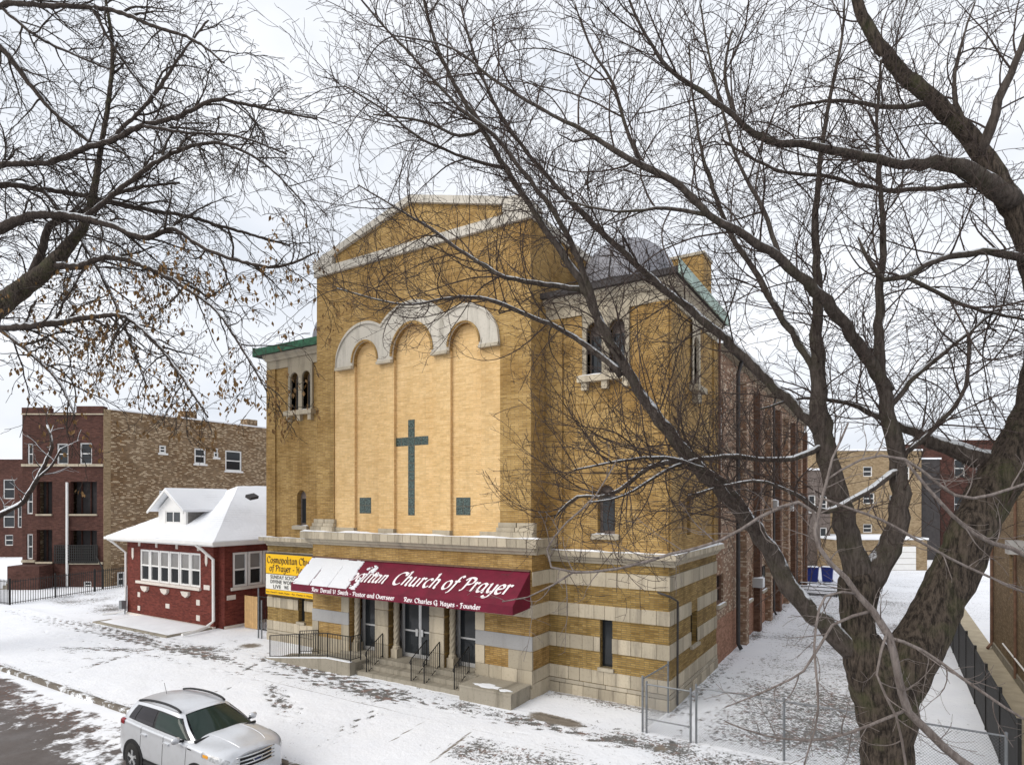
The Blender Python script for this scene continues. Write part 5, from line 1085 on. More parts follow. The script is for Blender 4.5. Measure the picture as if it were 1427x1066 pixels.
for side in (1,-1):
    for x in (-1.37,1.36):
        w = MB(); c = Vector((x,.93*side,.355)); a_ = [(c.x+.405*math.cos(t),c.z+.405*math.sin(t)) for t in np.linspace(-.35,math.pi+.35,24)]
        b_ = [(c.x+.46*math.cos(t),c.z+.46*math.sin(t)) for t in np.linspace(-.35,math.pi+.35,24)]
        for k in range(23):
            w.prism([cw((p[0],.935*side,p[1])) for p in (a_[k],a_[k+1],b_[k+1],b_[k])],(0,.05*side,0))
        part('arch_trim', w, M['trim'], car)
        d = MB(); d.prism([cw((p[0],.928*side,p[1])) for p in a_],(0,.3*side,0)); part('wheel_well', d, M['trim'], car)
        wh = MB(); pr = [(.20,-.11),(.33,-.115),(.352,-.09),(.358,0),(.352,.09),(.33,.115),(.20,.11)]; sd_ = 32; vs = []
        for r, y in pr:
            for k in range(sd_): t = 2*math.pi*k/sd_; vs.append(cw((x+r*math.cos(t),.84*side+y,.358+r*math.sin(t))))
        wh.add(vs,[(i*sd_+k,i*sd_+(k+1)%sd_,(i+1)*sd_+(k+1)%sd_,(i+1)*sd_+k) for i in range(len(pr)-1) for k in range(sd_)])
        ty = part('wheel', wh, M['tyre'], car, True)
        rm = MB(); y0 = .945*side
        for r0, r1 in ((.215,.24),(0,.06)):
            for k in range(sd_):
                t, t2 = 2*math.pi*k/sd_, 2*math.pi*(k+1)/sd_; rm.prism([cw((x+r*math.cos(a),y0,.358+r*math.sin(a))) for r,a in ((r0,t),(r1,t),(r1,t2),(r0,t2))],(0,.05*side,0))
        for k in range(5):
            for dlt in (-.13,.13):
                t = 2*math.pi*k/5+.3; rm.prism([cw((x+r*math.cos(t+a),y0+.004*side,.358+r*math.sin(t+a))) for r,a in ((.04,dlt*1.5),(.225,dlt-.055),(.225,dlt+.055),(.05,dlt*1.5+.3))],(0,.03*side,0))
        part('rim', rm, M['rim'], ty)
    part('sill_cladding', skin(np.linspace(-.94,.93,20), np.linspace(.6,2.15,6), .008, side), M['trim'], car)
    part('headlight', skin(np.linspace(1.52,2.23,18), np.linspace(4.0,4.82,6), .008, side), M['lamp_clear'], car, True)
    part('turn_lamp', skin(np.linspace(1.58,1.76,6), np.linspace(4.1,4.55,4), .013, side), M['lamp_amber'], car)
    part('taillight', skin(np.linspace(-2.25,-1.82,10), np.linspace(4.05,5.0,6), .012, side), M['lamp_red'], car, True)
    part('door_handle', MB().box(*sorted((cw((-.98,0,0))[0],cw((-.76,0,0))[0])),*sorted((CY-.86*side,CY-.898*side)),CZ+.96,CZ+.994), M['car_paint'], car); part('door_handle', MB().box(*sorted((cw((.02,0,0))[0],cw((.24,0,0))[0])),*sorted((CY-.86*side,CY-.898*side)),CZ+.94,CZ+.974), M['car_paint'], car)
    for x in (-1.02,-.03,.93):
        pts = [cw((q[0],q[1]*side,q[2])) for s in np.linspace(2.2,4.9,8) for q in [surf(x+.02*(s-4),s,.001)]]; part('door_seam', MB().tube(pts,.006,4), M['trim'], car)
    mr = MB().lathe((0,0,0),[(0,-.095),(.07,-.08),(.10,0),(.08,.07),(0,.09)],12); mr.v = [cw((.70+v[0]*.7,(1.02+v[1]*1.15)*side,1.22+v[2]*.85)) for v in mr.v]; part('mirror', mr, M['car_paint'], car, True)
    part('mirror_arm', MB().tube([cw((.72,.84*side,1.16)),cw((.71,.97*side,1.19))],.03,6), M['trim'], car)
    part('fender_vent', skin(np.linspace(.98,1.13,4), np.linspace(4.25,4.45,3), .006, side), M['trim'], car)
# greenhouse
BS = np.array([[-2.16,.70,1.20],[-1.95,.80,1.235],[-1.45,.835,1.22],[-.55,.85,1.19],[.30,.85,1.165],[.86,.83,1.155],[1.06,.74,1.19]])
RF = np.array([[-1.90,.52,1.585],[-1.74,.59,1.60],[-1.28,.625,1.645],[-.58,.635,1.665],[-.05,.63,1.645],[.16,.60,1.615],[.26,.52,1.60]])
def gh(t, h, off=0.0):
    a, b = crom(BS,t), crom(RF,t); q = a*(1-h)+b*h; q = q+np.array([0,.035*math.sin(math.pi*h),0]); n = np.array([0,.45,.15]); n = np.array([0,.95,.3]); return q+n*off
def ghskin(ts, hs, off, side):
    vs = [cw((q[0],q[1]*side,q[2])) for t in ts for h in hs for q in [gh(t,h,off)]]; n = len(hs)
    return MB().add(vs, [(i*n+j,i*n+j+1,(i+1)*n+j+1,(i+1)*n+j) for i in range(len(ts)-1) for j in range(n-1)])
m = MB()
for side in (1,-1): q = ghskin(np.linspace(0,6,37), np.linspace(-.06,1,9), 0, side); m.add(q.v, q.f)
nr = 12; ts = np.linspace(0,6,37); vs = []
for t in ts:
    q = crom(RF,t)
    for k in range(nr+1): f = k/nr*2-1; vs.append(cw((q[0]+(.05 if t > 5 else (-.04 if t < 1 else 0))*(1-f*f),q[1]*f,q[2]+.045*(1-f*f))))
m.add(vs, [(i*(nr+1)+k,i*(nr+1)+k+1,(i+1)*(nr+1)+k+1,(i+1)*(nr+1)+k) for i in range(len(ts)-1) for k in range(nr)])
part('cabin', m, M['car_paint'], car, True)
def screen(tA, bulge, off):
    a, b = crom(BS,tA), crom(RF,tA); vs = []; n = 14; mm = 8
    for j in range(mm+1):
        h = .02+.95*j/mm; q = a*(1-h)+b*h
        for k in range(n+1): f = (k/n*2-1); vs.append(cw((q[0]+bulge*(1-f*f)+off,q[1]*f*.965,q[2]+.045*h*(1-f*f)+abs(off)*.4)))
    return MB().add(vs, [(j*(n+1)+k,j*(n+1)+k+1,(j+1)*(n+1)+k+1,(j+1)*(n+1)+k) for j in range(mm) for k in range(n)])
part('windscreen', screen(5.9,.06,.012), M['car_glass'], car, True); part('rear_window', screen(.1,-.05,-.012), M['privacy_glass'], car, True)
part('cowl', MB().tube([cw((1.10+.06*(1-f*f),.80*f,1.195+.02*(1-f*f))) for f in np.linspace(-1,1,13)],.035,6), M['trim'], car, True)
for side in (1,-1):
    part('window_surround', ghskin(np.linspace(1.42,5.45,28), [.06,.3,.6,.86], .006, side), M['trim'], car)
    for (a, b, g) in ((1.5,1.94,'privacy_glass'),(2.02,2.95,'privacy_glass'),(3.08,4.0,'car_glass'),(4.0,5.2,'car_glass')):
        vs = []; ts = np.linspace(a,b,9); hs = np.linspace(0,1,6)
        for t in ts:
            top = .82 if t < 4 else .82-.0*(t-4); top = top if t > 1.62 else .5+.32*(t-1.5)/.12
            top = top if t < 4.9 else .82
            for h in hs: q = gh(t,.10+(top-.10)*h,.012); vs.append(cw((q[0],q[1]*side,q[2])))
        part('side_window', MB().add(vs,[(i*6+j,i*6+j+1,(i+1)*6+j+1,(i+1)*6+j) for i in range(8) for j in range(5)]), M[g], car, True)
    part('roof_rail', MB().tube([cw((q[0],.575*side,q[2]+.03+.045*math.sin(math.pi*(i/12)))) for i,t in enumerate(np.linspace(1.1,5.0,13)) for q in [crom(RF,t)]],.027,6), M['trim'], car, True)
part('hood_crease', MB().tube([cw((q[0],q[1],q[2])) for x in np.linspace(1.05,2.12,12) for q in [surf(x,6.15,.002)]],.007,4), M['car_paint'], car); part('hood_crease', MB().tube([cw((q[0],-q[1],q[2])) for x in np.linspace(1.05,2.12,12) for q in [surf(x,6.15,.002)]],.007,4), M['car_paint'], car)
part('antenna', MB().tube([cw((-1.5,0,1.68)),cw((-1.62,0,1.95))],.006,5), M['trim'], car)
gr = MB(); n = 13
fx = lambda f: 2.30-.075*f*f
gp = part('grille', MB().add([cw((fx(f)-.005,.54*f,z)) for z in (.66,.97) for f in np.linspace(-1,1,n)], [(k,k+1,n+k+1,n+k) for k in range(n-1)]), M['trim'], car)
for z in (.69,.775,.86,.95): part('bar', MB().tube([cw((fx(f)+.012,.50*f,z)) for f in np.linspace(-1,1,n)],.020,6), M['chrome'], gp, True)
e = MB().lathe((0,0,0),[(0,.02),(.05,.02),(.055,.0)],20); e.v = [cw((2.30+v[2],v[0]*2.1,.83+v[1])) for v in e.v]; em = part('emblem', e, M['emblem'], gp); 
e = MB().lathe((0,0,0),[(.05,.024),(.058,.024),(.06,0)],20); e.v = [cw((2.30+v[2],v[0]*2.1,.83+v[1])) for v in e.v]; part('emblem_rim', e, M['chrome'], gp)
part('license_plate', MB().add([cw((2.30,y,z)) for z in (.36,.48) for y in (-.16,.16)]+[cw((2.28,y,z)) for z in (.36,.48) for y in (-.16,.16)],[(0,1,3,2),(4,6,7,5),(0,4,5,1),(2,3,7,6),(0,2,6,4),(1,5,7,3)]), M['plate'], car)
part('lower_bumper', MB().add([cw((fx(f)-.02,.66*f,z)) for z in (.30,.44) for f in np.linspace(-1,1,n)], [(k,k+1,n+k+1,n+k) for k in range(n-1)]), M['trim'], car)
#PART5
# ------------------------------------------------------------------ trees
RNG = random.Random(11)
def rvec(): return Vector((RNG.gauss(0,1),RNG.gauss(0,1),RNG.gauss(0,1))).normalized()
def smooth(pts, rad, step=.18, wob=.02):
    P = np.array([[*p,r] for p,r in zip(pts,rad)]); out = []
    for i in range(len(P)-1):
        n = max(1,int(np.linalg.norm(P[i+1,:3]-P[i,:3])/step))
        for k in range(n): out.append(crom(P,i+k/n))
    out.append(P[-1]); o = np.array(out)
    pp = [Vector(q[:3])+rvec()*wob*min(1,q[3]*12) for q in o]; return pp, [max(.003,float(q[3])*(1+.09*mnoise.noise(Vector(q[:3])*3.1)+RNG.uniform(-.04,.04))) for q in o]
def trace(pix, wob=.02, step=.18):
    """limb from (x, y, distance, width in pixels) samples"""
    pts = [at(x,y,t) for x,y,t,w in pix]; rad = [w*(.5 if w > 40 else .43)*t/CAM_F for x,y,t,w in pix]; return smooth(pts, rad, step, wob)
class Twigs:
    def __init__(s, levels, up=0.1, droop=0.0): s.levels = levels; s.up = up; s.droop = droop; s.mb = MB(); s.tips = []; s.n = 0
    def branch(s, p, d, L_, r, lev):
        cfg = s.levels[lev]; n = cfg['seg']; pts = [p]; rad = [r]; dd = d.copy(); st = L_/n; curl = rvec()*cfg.get('curl',.10)
        for i in range(n):
            f = (i+1)/n
            dd = (dd+curl+rvec()*cfg['wig']+Vector((0,0,1))*(s.up*(1 if lev else .6))-Vector((0,0,1))*s.droop*f).normalized()
            pts.append(pts[-1]+dd*st); rad.append(max(cfg['tip'], r*(1-.75*f)))
        s.mb.tube(pts, rad, cfg['sides'], False); s.n += 1
        if lev+1 < len(s.levels): s.along(pts, rad, lev+1, .18)
        else: s.tips.append((pts[-1], dd))
    def along(s, pts, rad, lev, f0=.1, dens=1.0, minr=0.0):
        cfg = s.levels[lev]; acc = 0.0; tot = sum((pts[i+1]-pts[i]).length for i in range(len(pts)-1)); run = 0.0; nxt = tot*f0+RNG.random()*cfg['sp']
        for i in range(len(pts)-1):
            a, b = pts[i], pts[i+1]; l = (b-a).length
            while nxt < run+l:
                f = (nxt-run)/l; q = a+(b-a)*f; d = (b-a)/l; r = rad[i]*(1-f)+rad[i+1]*f
                ax = d.cross(rvec()).normalized(); ang = math.radians(RNG.uniform(*cfg['ang'])); nd = (d*math.cos(ang)+ax*math.sin(ang)).normalized()
                frac = nxt/tot; L_ = cfg['len']*RNG.uniform(.45,1.1)*(1.0-.45*frac); rr = min(r*.62, cfg['r']*RNG.uniform(.75,1.2))
                s.branch(q, nd, L_, max(rr,cfg['tip']), lev); nxt += cfg['sp']*RNG.uniform(.5,1.5)/dens
            run += l
def trunk_mesh(pts, rad, sides=40, ridge=.07, seed=1.0):
    """thick stem with bark ridges"""
    mb = MB(); vs = []; n = len(pts); ref = Vector((1,0,0))
    for i, p in enumerate(pts):
        d = (pts[min(i+1,n-1)]-pts[max(i-1,0)]).normalized(); a = (ref-d*ref.dot(d)).normalized(); ref = a; b = d.cross(a)
        for k in range(sides):
            t = 2*math.pi*k/sides; w = mnoise.fractal(Vector((math.cos(t)*5,math.sin(t)*5,p.z*.9+seed)),1.0,2.0,4); w2 = mnoise.fractal(Vector((math.cos(t)*1.2,math.sin(t)*1.2,p.z*.5+seed*3)),1.0,2.0,2)
            vs.append(p+(a*math.cos(t)+b*math.sin(t))*rad[i]*(1+ridge*w+.10*w2))
    mb.add(vs, [(i*sides+k,i*sides+(k+1)%sides,(i+1)*sides+(k+1)%sides,(i+1)*sides+k) for i in range(n-1) for k in range(sides)]); return mb
# --- the big forked street tree
T0 = 9.3
tree = thing('forked_street_tree', 'huge bare street tree with dark forked trunk in front of the chain-link fence', 'tree', (at(1232,1290,T0).x,at(1232,1290,T0).y,0))
gy = CAM_HY+CAM_F*CAM_H/T0
def limb(name, pix, ridge=None, sides=None, mat='limb_bark', par=tree):
    pts, rad = trace(pix, .012 if ridge else .028, .12 if ridge else .16)
    mb = trunk_mesh(pts, rad, sides or 36, ridge, RNG.random()*9) if ridge else MB().tube(pts, rad, sides or 9)
    o = part(name, mb, M[mat], par, True, fix=False); return pts, rad
t9 = T0
main = []
limb('trunk', [(1234,gy+25,t9,140),(1234,gy-40,t9,98),(1235,1160,t9,76),(1235,1066,t9,69),(1235,1010,t9,72),(1233,970,t9,86),(1226,945,t9,86),(1212,915,t9,58),(1204,890,t9,42)], .05, 56, 'bark')
limb('stem', [(1222,965,t9,60),(1204,920,t9,54),(1197,880,t9,46),(1195,840,t9,45),(1198,810,t9,50),(1196,785,t9,40)], .05, 44, 'bark')
main.append(limb('stem', [(1242,990,t9,52),(1256,945,t9-.05,63),(1280,898,t9-.1,62),(1306,845,t9-.1,59),(1332,790,t9-.1,57),(1354,742,t9-.2,56),(1376,695,t9-.2,56),(1407,645,t9-.3,58),(1440,590,t9-.3,58),(1462,510,t9-.3,60),(1468,430,t9-.3,56),(1452,365,t9-.2,52),(1427,312,t9-.1,39),(1398,265,t9,34),(1352,192,t9+.1,27),(1300,140,t9+.1,24),(1250,95,t9+.2,20),(1213,45,t9+.3,17),(1195,0,t9+.3,15),(1188,-60,t9+.3,11)], .045, 40, 'bark'))
LB = [
 [(1196,805,t9,46),(1182,745,t9,39),(1166,685,t9,36),(1150,622,t9+.1,33),(1142,560,t9+.1,29),(1138,480,t9+.2,22),(1139,400,t9+.2,17),(1137,310,t9+.3,13),(1143,220,t9+.3,9),(1158,130,t9+.3,7),(1172,60,t9+.3,5),(1178,-10,t9+.3,3)],
 [(1204,812,t9,44),(1238,765,t9-.1,37),(1254,705,t9-.2,32),(1252,640,t9-.2,28),(1236,572,t9-.3,24),(1225,500,t9-.3,20),(1226,420,t9-.3,16),(1231,340,t9-.3,12),(1228,280,t9-.3,9),(1222,180,t9-.3,6),(1228,80,t9-.3,4)],
 [(1196,915,t9,40),(1160,880,t9,36),(1110,830,t9,33),(1085,790,t9+.1,31),(1060,748,t9+.1,28),(1020,700,t9+.2,26),(962,640,t9+.3,24),(930,600,t9+.4,22),(890,545,t9+.5,20),(858,490,t9+.6,19),(832,440,t9+.7,18),(808,392,t9+.8,15),(775,340,t9+.9,13),(742,292,t9+1,12),(705,235,t9+1.1,11),(672,180,t9+1.2,10),(640,128,t9+1.3,8),(610,70,t9+1.4,7),(590,0,t9+1.5,6),(575,-60,t9+1.5,4)],
 [(834,445,t9+.7,14),(815,385,t9+.6,12),(795,335,t9+.6,11),(768,290,t9+.6,10),(728,238,t9+.6,9),(690,190,t9+.6,8),(640,150,t9+.6,6),(585,90,t9+.6,5),(520,20,t9+.6,4),(490,-20,t9+.6,3)],
 [(1142,600,t9+.1,22),(1120,578,t9+.3,20),(1070,530,t9+.6,19),(1026,485,t9+.9,18),(992,455,t9+1.1,17),(940,415,t9+1.4,15),(890,372,t9+1.6,13),(840,325,t9+1.8,12),(790,275,t9+2,10),(745,225,t9+2.1,8),(700,165,t9+2.2,7),(665,90,t9+2.3,5),(640,0,t9+2.4,3)],
 [(1234,545,t9-.3,22),(1195,480,t9-.5,21),(1151,420,t9-.7,21),(1112,384,t9-.9,19),(1086,358,t9-1,19),(1025,322,t9-1.2,17),(990,300,t9-1.3,15),(940,252,t9-1.4,14),(892,230,t9-1.4,13),(858,210,t9-1.4,11),(818,185,t9-1.4,9),(770,160,t9-1.4,7),(700,120,t9-1.4,6),(630,68,t9-1.4,4),(550,50,t9-1.4,3)],
 [(1138,520,t9+.2,16),(1105,465,t9+.5,14),(1076,423,t9+.7,13),(1050,375,t9+.9,11),(1025,340,t9+1,10),(1000,280,t9+1.1,8),(980,220,t9+1.1,6),(965,130,t9+1.1,4),(960,60,t9+1.1,3)],
 [(1412,285,t9-.1,34),(1362,246,t9-.3,30),(1310,226,t9-.5,25),(1255,229,t9-.6,19),(1185,213,t9-.7,17),(1130,203,t9-.8,15),(1070,196,t9-.9,13),(1022,162,t9-1,11),(980,130,t9-1,10),(932,95,t9-1,8),(900,50,t9-1,6),(872,-10,t9-1,4)],
 [(1370,215,t9,20),(1392,140,t9-.2,16),(1416,88,t9-.3,13),(1440,20,t9-.4,9)],
 [(1375,255,t9,14),(1305,262,t9+.4,10),(1230,264,t9+.6,9),(1150,246,t9+.8,7),(1080,236,t9+1,6),(1005,195,t9+1.2,4)],
 [(1405,645,t9-.2,38),(1360,636,t9-.1,34),(1318,622,t9+.1,28),(1262,597,t9+.3,18),(1224,580,t9+.4,13),(1180,562,t9+.5,9),(1120,555,t9+.7,6),(1060,570,t9+.8,4)],
 [(1455,370,t9-.2,18),(1380,352,t9-.6,15),(1312,360,t9-.8,13),(1262,384,t9-.9,12),(1232,390,t9-.9,11),(1205,355,t9-.9,7),(1196,330,t9-.9,4)],
 [(1268,388,t9-.9,9),(1340,424,t9-.7,7),(1400,440,t9-.5,6),(1470,452,t9-.3,5)],
 [(865,522,t9+.6,14),(832,492,t9+.8,12),(790,463,t9+1,10),(740,441,t9+1.2,9),(690,420,t9+1.4,8),(640,414,t9+1.6,6),(560,424,t9+1.9,4),(470,402,t9+2.2,3)],
 [(815,405,t9+.8,12),(762,396,t9+.9,10),(705,386,t9+1,9),(652,356,t9+1.1,7),(602,320,t9+1.2,6),(552,290,t9+1.3,4),(500,258,t9+1.4,3)],
 [(962,640,t9+.3,13),(905,652,t9+.5,10),(850,690,t9+.7,8),(805,692,t9+.9,6),(772,722,t9+1,4)],
 [(1060,748,t9+.1,14),(1010,672,t9-.3,10),(940,640,t9-.6,8),(880,640,t9-.9,6),(800,655,t9-1.1,4)],
 [(1150,622,t9+.1,14),(1090,640,t9-.1,11),(1010,636,t9-.3,9),(940,650,t9-.5,7),(870,690,t9-.7,5),(820,700,t9-.8,4)],
 [(1250,655,t9-.2,15),(1200,690,t9-.4,13),(1150,712,t9-.6,12),(1110,690,t9-.7,8),(1050,670,t9-.9,6),(960,690,t9-1.1,4)],
 [(1236,572,t9-.3,12),(1280,520,t9-.4,10),(1330,480,t9-.5,8),(1390,430,t9-.5,6)],
 [(1252,640,t9-.2,12),(1300,600,t9-.4,9),(1345,540,t9-.6,7),(1350,460,t9-.6,5)],
 [(1300,140,t9+.1,12),(1240,150,t9+.3,9),(1170,140,t9+.5,7),(1100,150,t9+.7,5)],
 [(1352,192,t9+.1,10),(1330,130,t9+.3,8),(1340,60,t9+.4,5),(1360,0,t9+.5,3)],
 [(672,180,t9+1.2,7),(640,190,t9+1.3,6),(590,170,t9+1.4,5),(520,160,t9+1.5,3)],
 [(705,235,t9+1.1,8),(650,220,t9+1,6),(590,195,t9+.9,5),(530,150,t9+.9,4),(480,120,t9+.9,3)],
 [(990,300,t9-1.3,9),(930,290,t9-1.2,7),(860,295,t9-1.1,5),(790,280,t9-1,4)],
 [(892,230,t9-1.4,9),(870,170,t9-1.5,7),(855,120,t9-1.6,6),(820,60,t9-1.6,4),(800,0,t9-1.6,3)],
 [(1022,162,t9-1,8),(1010,100,t9-1,6),(1020,40,t9-1,4)],
 [(1086,358,t9-1,10),(1062,290,t9-1,8),(1030,230,t9-1,6),(1005,150,t9-1,5),(985,60,t9-1,4),(975,0,t9-1,3)],
]
for l in LB: main.append(limb('limb', [(x,y,t,w*(.92 if w > 20 else .82)) for x,y,t,w in l], sides=10))
tw = Twigs([dict(seg=14,wig=.10,len=2.8,sp=.24,ang=(22,70),r=.013,tip=.0045,sides=5,curl=.14),
            dict(seg=9,curl=.16,wig=.11,len=1.3,sp=.20,ang=(28,66),r=.0072,tip=.0036,sides=4),
            dict(seg=4,curl=.2,wig=.14,len=.36,sp=.17,ang=(35,80),r=.005,tip=.0032,sides=3)], up=.06)
for i, (pts, rad) in enumerate(main): tw.along(pts, rad, 0, .16, 1.6 if i in (3,4,5,14,15,16,17,18,19) else 1.1)
part('crown', tw.mb, M['twig'], tree, True, kind='stuff', fix=False)
# --- slender grey sapling between the camera and the trunk
sap = thing('grey_sapling', 'slender pale grey sapling leaning across the big dark trunk', 'tree', (at(1452,1300,6.2).x,at(1452,1300,6.2).y,0)); ts = 6.2
SPX = [[(1452,CAM_HY+CAM_F*CAM_H/ts+20,ts,22),(1440,1300,ts,20),(1395,1110,ts,17),(1340,1062,ts,15),(1292,1020,ts,14),(1264,990,ts,13),(1252,940,ts,12),(1238,885,ts,12),(1216,850,ts,11),(1196,828,ts,10),(1178,806,ts,9),(1158,785,ts,8),(1142,762,ts,7),(1136,738,ts,6),(1146,695,ts,5),(1160,640,ts,4),(1182,590,ts,3)],
 [(1240,888,ts,9),(1285,905,ts,9),(1340,945,ts-.1,8),(1400,985,ts-.2,7),(1450,1015,ts-.2,5)],
 [(1262,990,ts,9),(1210,1010,ts,8),(1150,1030,ts,7),(1070,1025,ts,5),(1010,1005,ts,4)],
 [(1216,850,ts,8),(1160,870,ts,8),(1140,905,ts,7),(1120,935,ts,6),(1060,965,ts,5),(1010,985,ts,3)],
 [(1142,760,ts,9),(1132,712,ts,9),(1112,700,ts,9),(1060,720,ts,9),(1005,753,ts,8),(935,772,ts,8),(860,792,ts,7),(800,797,ts,7),(768,790,ts,6),(762,765,ts,5),(790,728,ts,5),(830,690,ts,4),(860,640,ts,3)],
 [(800,797,ts,5),(770,815,ts,5),(735,832,ts,4),(700,838,ts,3)],
 [(1236,880,ts,7),(1222,940,ts-.1,6),(1250,1000,ts-.2,6),(1262,1066,ts-.2,6),(1270,1140,ts-.2,4)],
 [(1196,828,ts,7),(1150,830,ts-.1,6),(1135,900,ts-.2,6),(1140,990,ts-.2,5),(1120,1066,ts-.2,4)],
 [(1150,670,ts,5),(1200,640,ts,6),(1260,640,ts,8),(1330,690,ts,8),(1380,690,ts,8),(1440,670,ts,7)],
 [(1260,640,ts,7),(1310,700,ts,9),(1360,745,ts,11),(1410,765,ts,12),(1460,790,ts,12)],
 [(1146,695,ts,6),(1230,725,ts,7),(1300,765,ts,7),(1370,800,ts,6),(1440,830,ts,6)]]
smain = []
for i, l in enumerate(SPX): smain.append(limb('branch', l if i == 0 else [(x,y,t,w*.62) for x,y,t,w in l], sides=8, mat='grey_bark', par=sap))
tws = Twigs([dict(seg=8,wig=.16,len=.85,sp=.20,ang=(35,75),r=.007,tip=.003,sides=4), dict(seg=4,wig=.2,len=.30,sp=.13,ang=(30,70),r=.0036,tip=.0022,sides=3)], up=.05)
for pts, rad in smain: tws.along(pts, rad, 0, .12)
part('crown', tws.mb, M['grey_bark'], sap, True, kind='stuff', fix=False)
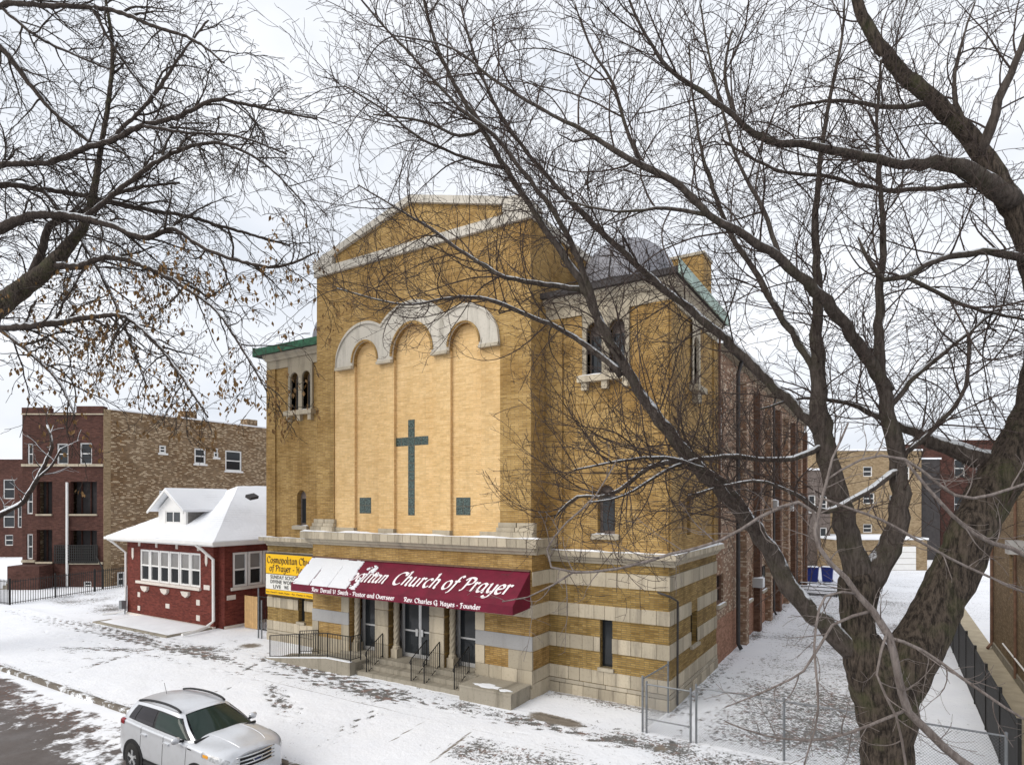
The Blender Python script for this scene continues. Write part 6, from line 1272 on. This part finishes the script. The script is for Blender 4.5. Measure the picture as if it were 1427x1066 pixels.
# --- the drooping tree at the left, its trunk just outside the picture
tl = 25.0
lt_ = thing('drooping_street_tree', 'wide bare street tree with drooping twigs and a few brown leaves above the bungalow', 'tree', (at(-160,900,tl).x,at(-160,900,tl).y,0))
LL = [
 [(-160,CAM_HY+CAM_F*CAM_H/tl+4,tl,60),(-158,800,tl,48),(-150,680,tl,44),(-132,580,tl,42),(-95,490,tl,38),(-45,452,tl-.3,36),(0,425,tl-.6,32),(40,396,tl-.8,27),(74,368,tl-1,24),(96,342,tl-1,18),(118,312,tl-1,13),(133,255,tl-1,10),(140,208,tl-1,8),(150,150,tl-1,7),(157,70,tl-1,6),(147,0,tl-1,4)],
 [(-60,470,tl-.2,18),(0,458,tl-1,13),(70,451,tl-2,11),(130,441,tl-2.6,9),(172,441,tl-3,7),(215,475,tl-3.4,6),(250,520,tl-3.8,4),(290,582,tl-4,3)],
 [(-120,560,tl,26),(-110,400,tl-.3,24),(-60,345,tl-.5,20),(0,318,tl-1,17),(50,300,tl-1.5,14),(110,303,tl-2,12),(160,316,tl-2.5,10),(200,331,tl-2.8,9),(243,320,tl-3,8),(292,350,tl-3.2,7),(380,372,tl-3.6,5),(440,352,tl-4,3)],
 [(-100,400,tl,16),(-50,280,tl,12),(0,258,tl,10),(60,264,tl+.5,9),(130,275,tl+1,8),(200,291,tl+1.5,7),(262,302,tl+2,6),(332,322,tl+2.5,5),(405,342,tl+3,3)],
 [(-110,420,tl,18),(-70,260,tl,12),(0,231,tl-.5,10),(70,226,tl-1,9),(120,206,tl-1.3,9),(150,198,tl-1.5,9),(200,175,tl-2,8),(245,164,tl-2.2,7),(300,140,tl-2.5,6),(345,146,tl-2.7,5),(385,155,tl-2.8,4),(442,166,tl-3,3)],
 [(150,198,tl-1.5,7),(195,155,tl-1,6),(220,126,tl-.8,6),(250,80,tl-.5,4),(290,28,tl,3)],
 [(-110,300,tl,16),(-80,60,tl,12),(0,9,tl-.5,9),(60,8,tl-1,8),(150,13,tl-1.5,7),(210,35,tl-2,6),(270,56,tl-2.2,5),(312,88,tl-2.5,3)],
 [(-100,120,tl,14),(-40,50,tl,12),(0,66,tl,10),(40,116,tl+.3,8),(80,162,tl+.5,7),(132,202,tl+.6,6)],
 [(74,368,tl-1,14),(110,371,tl-1.4,11),(150,358,tl-1.8,9),(200,371,tl-2.2,8),(250,396,tl-2.6,7),(300,432,tl-3,5),(335,482,tl-3.3,4),(372,545,tl-3.6,3)],
 [(112,308,tl-2,9),(165,266,tl-2,8),(210,231,tl-2.2,7),(262,205,tl-2.5,6),(312,201,tl-2.8,5),(372,231,tl-3,4),(425,285,tl-3.3,3)],
 [(-120,760,tl-4,16),(-60,742,tl-4.5,12),(0,717,tl-5,10),(30,700,tl-5,8),(50,672,tl-5.2,7),(65,640,tl-5.3,6),(73,624,tl-5.4,5),(66,592,tl-5.5,3)],
 [(52,668,tl-5.2,5),(72,648,tl-5.4,4),(85,625,tl-5.6,3)],
 [(40,396,tl-.8,12),(58,350,tl-.6,12),(72,312,tl-.5,10),(105,300,tl-.5,8),(140,280,tl-.5,6),(190,262,tl-.5,5),(250,255,tl-.5,4)],
 [(200,175,tl-2,6),(260,185,tl-2.5,5),(330,190,tl-3,4),(400,215,tl-3.5,3)],
 [(60,264,tl+.5,7),(110,330,tl,6),(150,400,tl-.5,5),(180,470,tl-1,4),(205,540,tl-1.4,3)],
 [(0,458,tl-1,9),(40,490,tl-1.4,7),(80,530,tl-1.8,5),(105,580,tl-2.2,3)],
 [(130,13,tl-1.5,5),(155,60,tl-1.3,4),(190,110,tl-1,3),(230,150,tl-1,3)],
 [(0,9,tl-.5,6),(50,50,tl-.5,5),(100,75,tl-.7,4),(160,100,tl-.9,3)],
]
lm = []
for i, l in enumerate(LL): lm.append(limb('limb' if i else 'trunk', l, ridge=.05 if i == 0 else None, sides=20 if i == 0 else 8, mat='snow_bark' if i in (10,11) else ('far_limb' if i else 'bark'), par=lt_))
twl = Twigs([dict(seg=11,wig=.22,len=4.0,sp=.42,ang=(22,58),r=.042,tip=.013,sides=4),
             dict(seg=7,wig=.26,len=2.0,sp=.38,ang=(25,62),r=.021,tip=.0105,sides=3),
             dict(seg=4,wig=.30,len=.8,sp=.30,ang=(30,75),r=.0135,tip=.009,sides=3)], up=.02, droop=.15)
for i, (pts, rad) in enumerate(lm):
    if i in (10,11): continue
    twl.along(pts, rad, 0, .42 if i == 0 else .15)
part('crown', twl.mb, M['far_twig'], lt_, True, kind='stuff', fix=False)
tl2 = Twigs([dict(seg=7,wig=.2,len=1.5,sp=.45,ang=(30,70),r=.022,tip=.008,sides=4), dict(seg=4,wig=.2,len=.6,sp=.3,ang=(30,60),r=.01,tip=.006,sides=3)], up=.05)
for i in (10,11): tl2.along(*lm[i], 0, .45)
part('twigs', tl2.mb, M['snow_bark'], lt_, True, kind='stuff', fix=False)
lv_ = MB()
tips = [t for t in twl.tips if t[0].z < 15.5]
for p, d in RNG.sample(tips, min(len(tips), 1800)):
    if mnoise.noise(Vector((p.x*.35,p.y*.35,p.z*.35))) < .02 and RNG.random() < .8: continue
    for k in range(RNG.randint(1,3)):
        c = p+rvec()*.12; a = (Vector((0,0,-1))+rvec()*.5).normalized(); b = a.cross(rvec()).normalized(); L_ = RNG.uniform(.12,.24); w = L_*.28; n = a.cross(b)
        lv_.add([c, c+a*L_*.45+b*w+n*.02, c+a*L_, c+a*L_*.45-b*w+n*.02],[(0,1,2,3)])
part('leaves', lv_, M['dead_leaf'], lt_, kind='stuff', fix=False)
print('twigs', tw.n, tws.n, twl.n, 'faces', len(tw.mb.f), len(tws.mb.f), len(twl.mb.f))
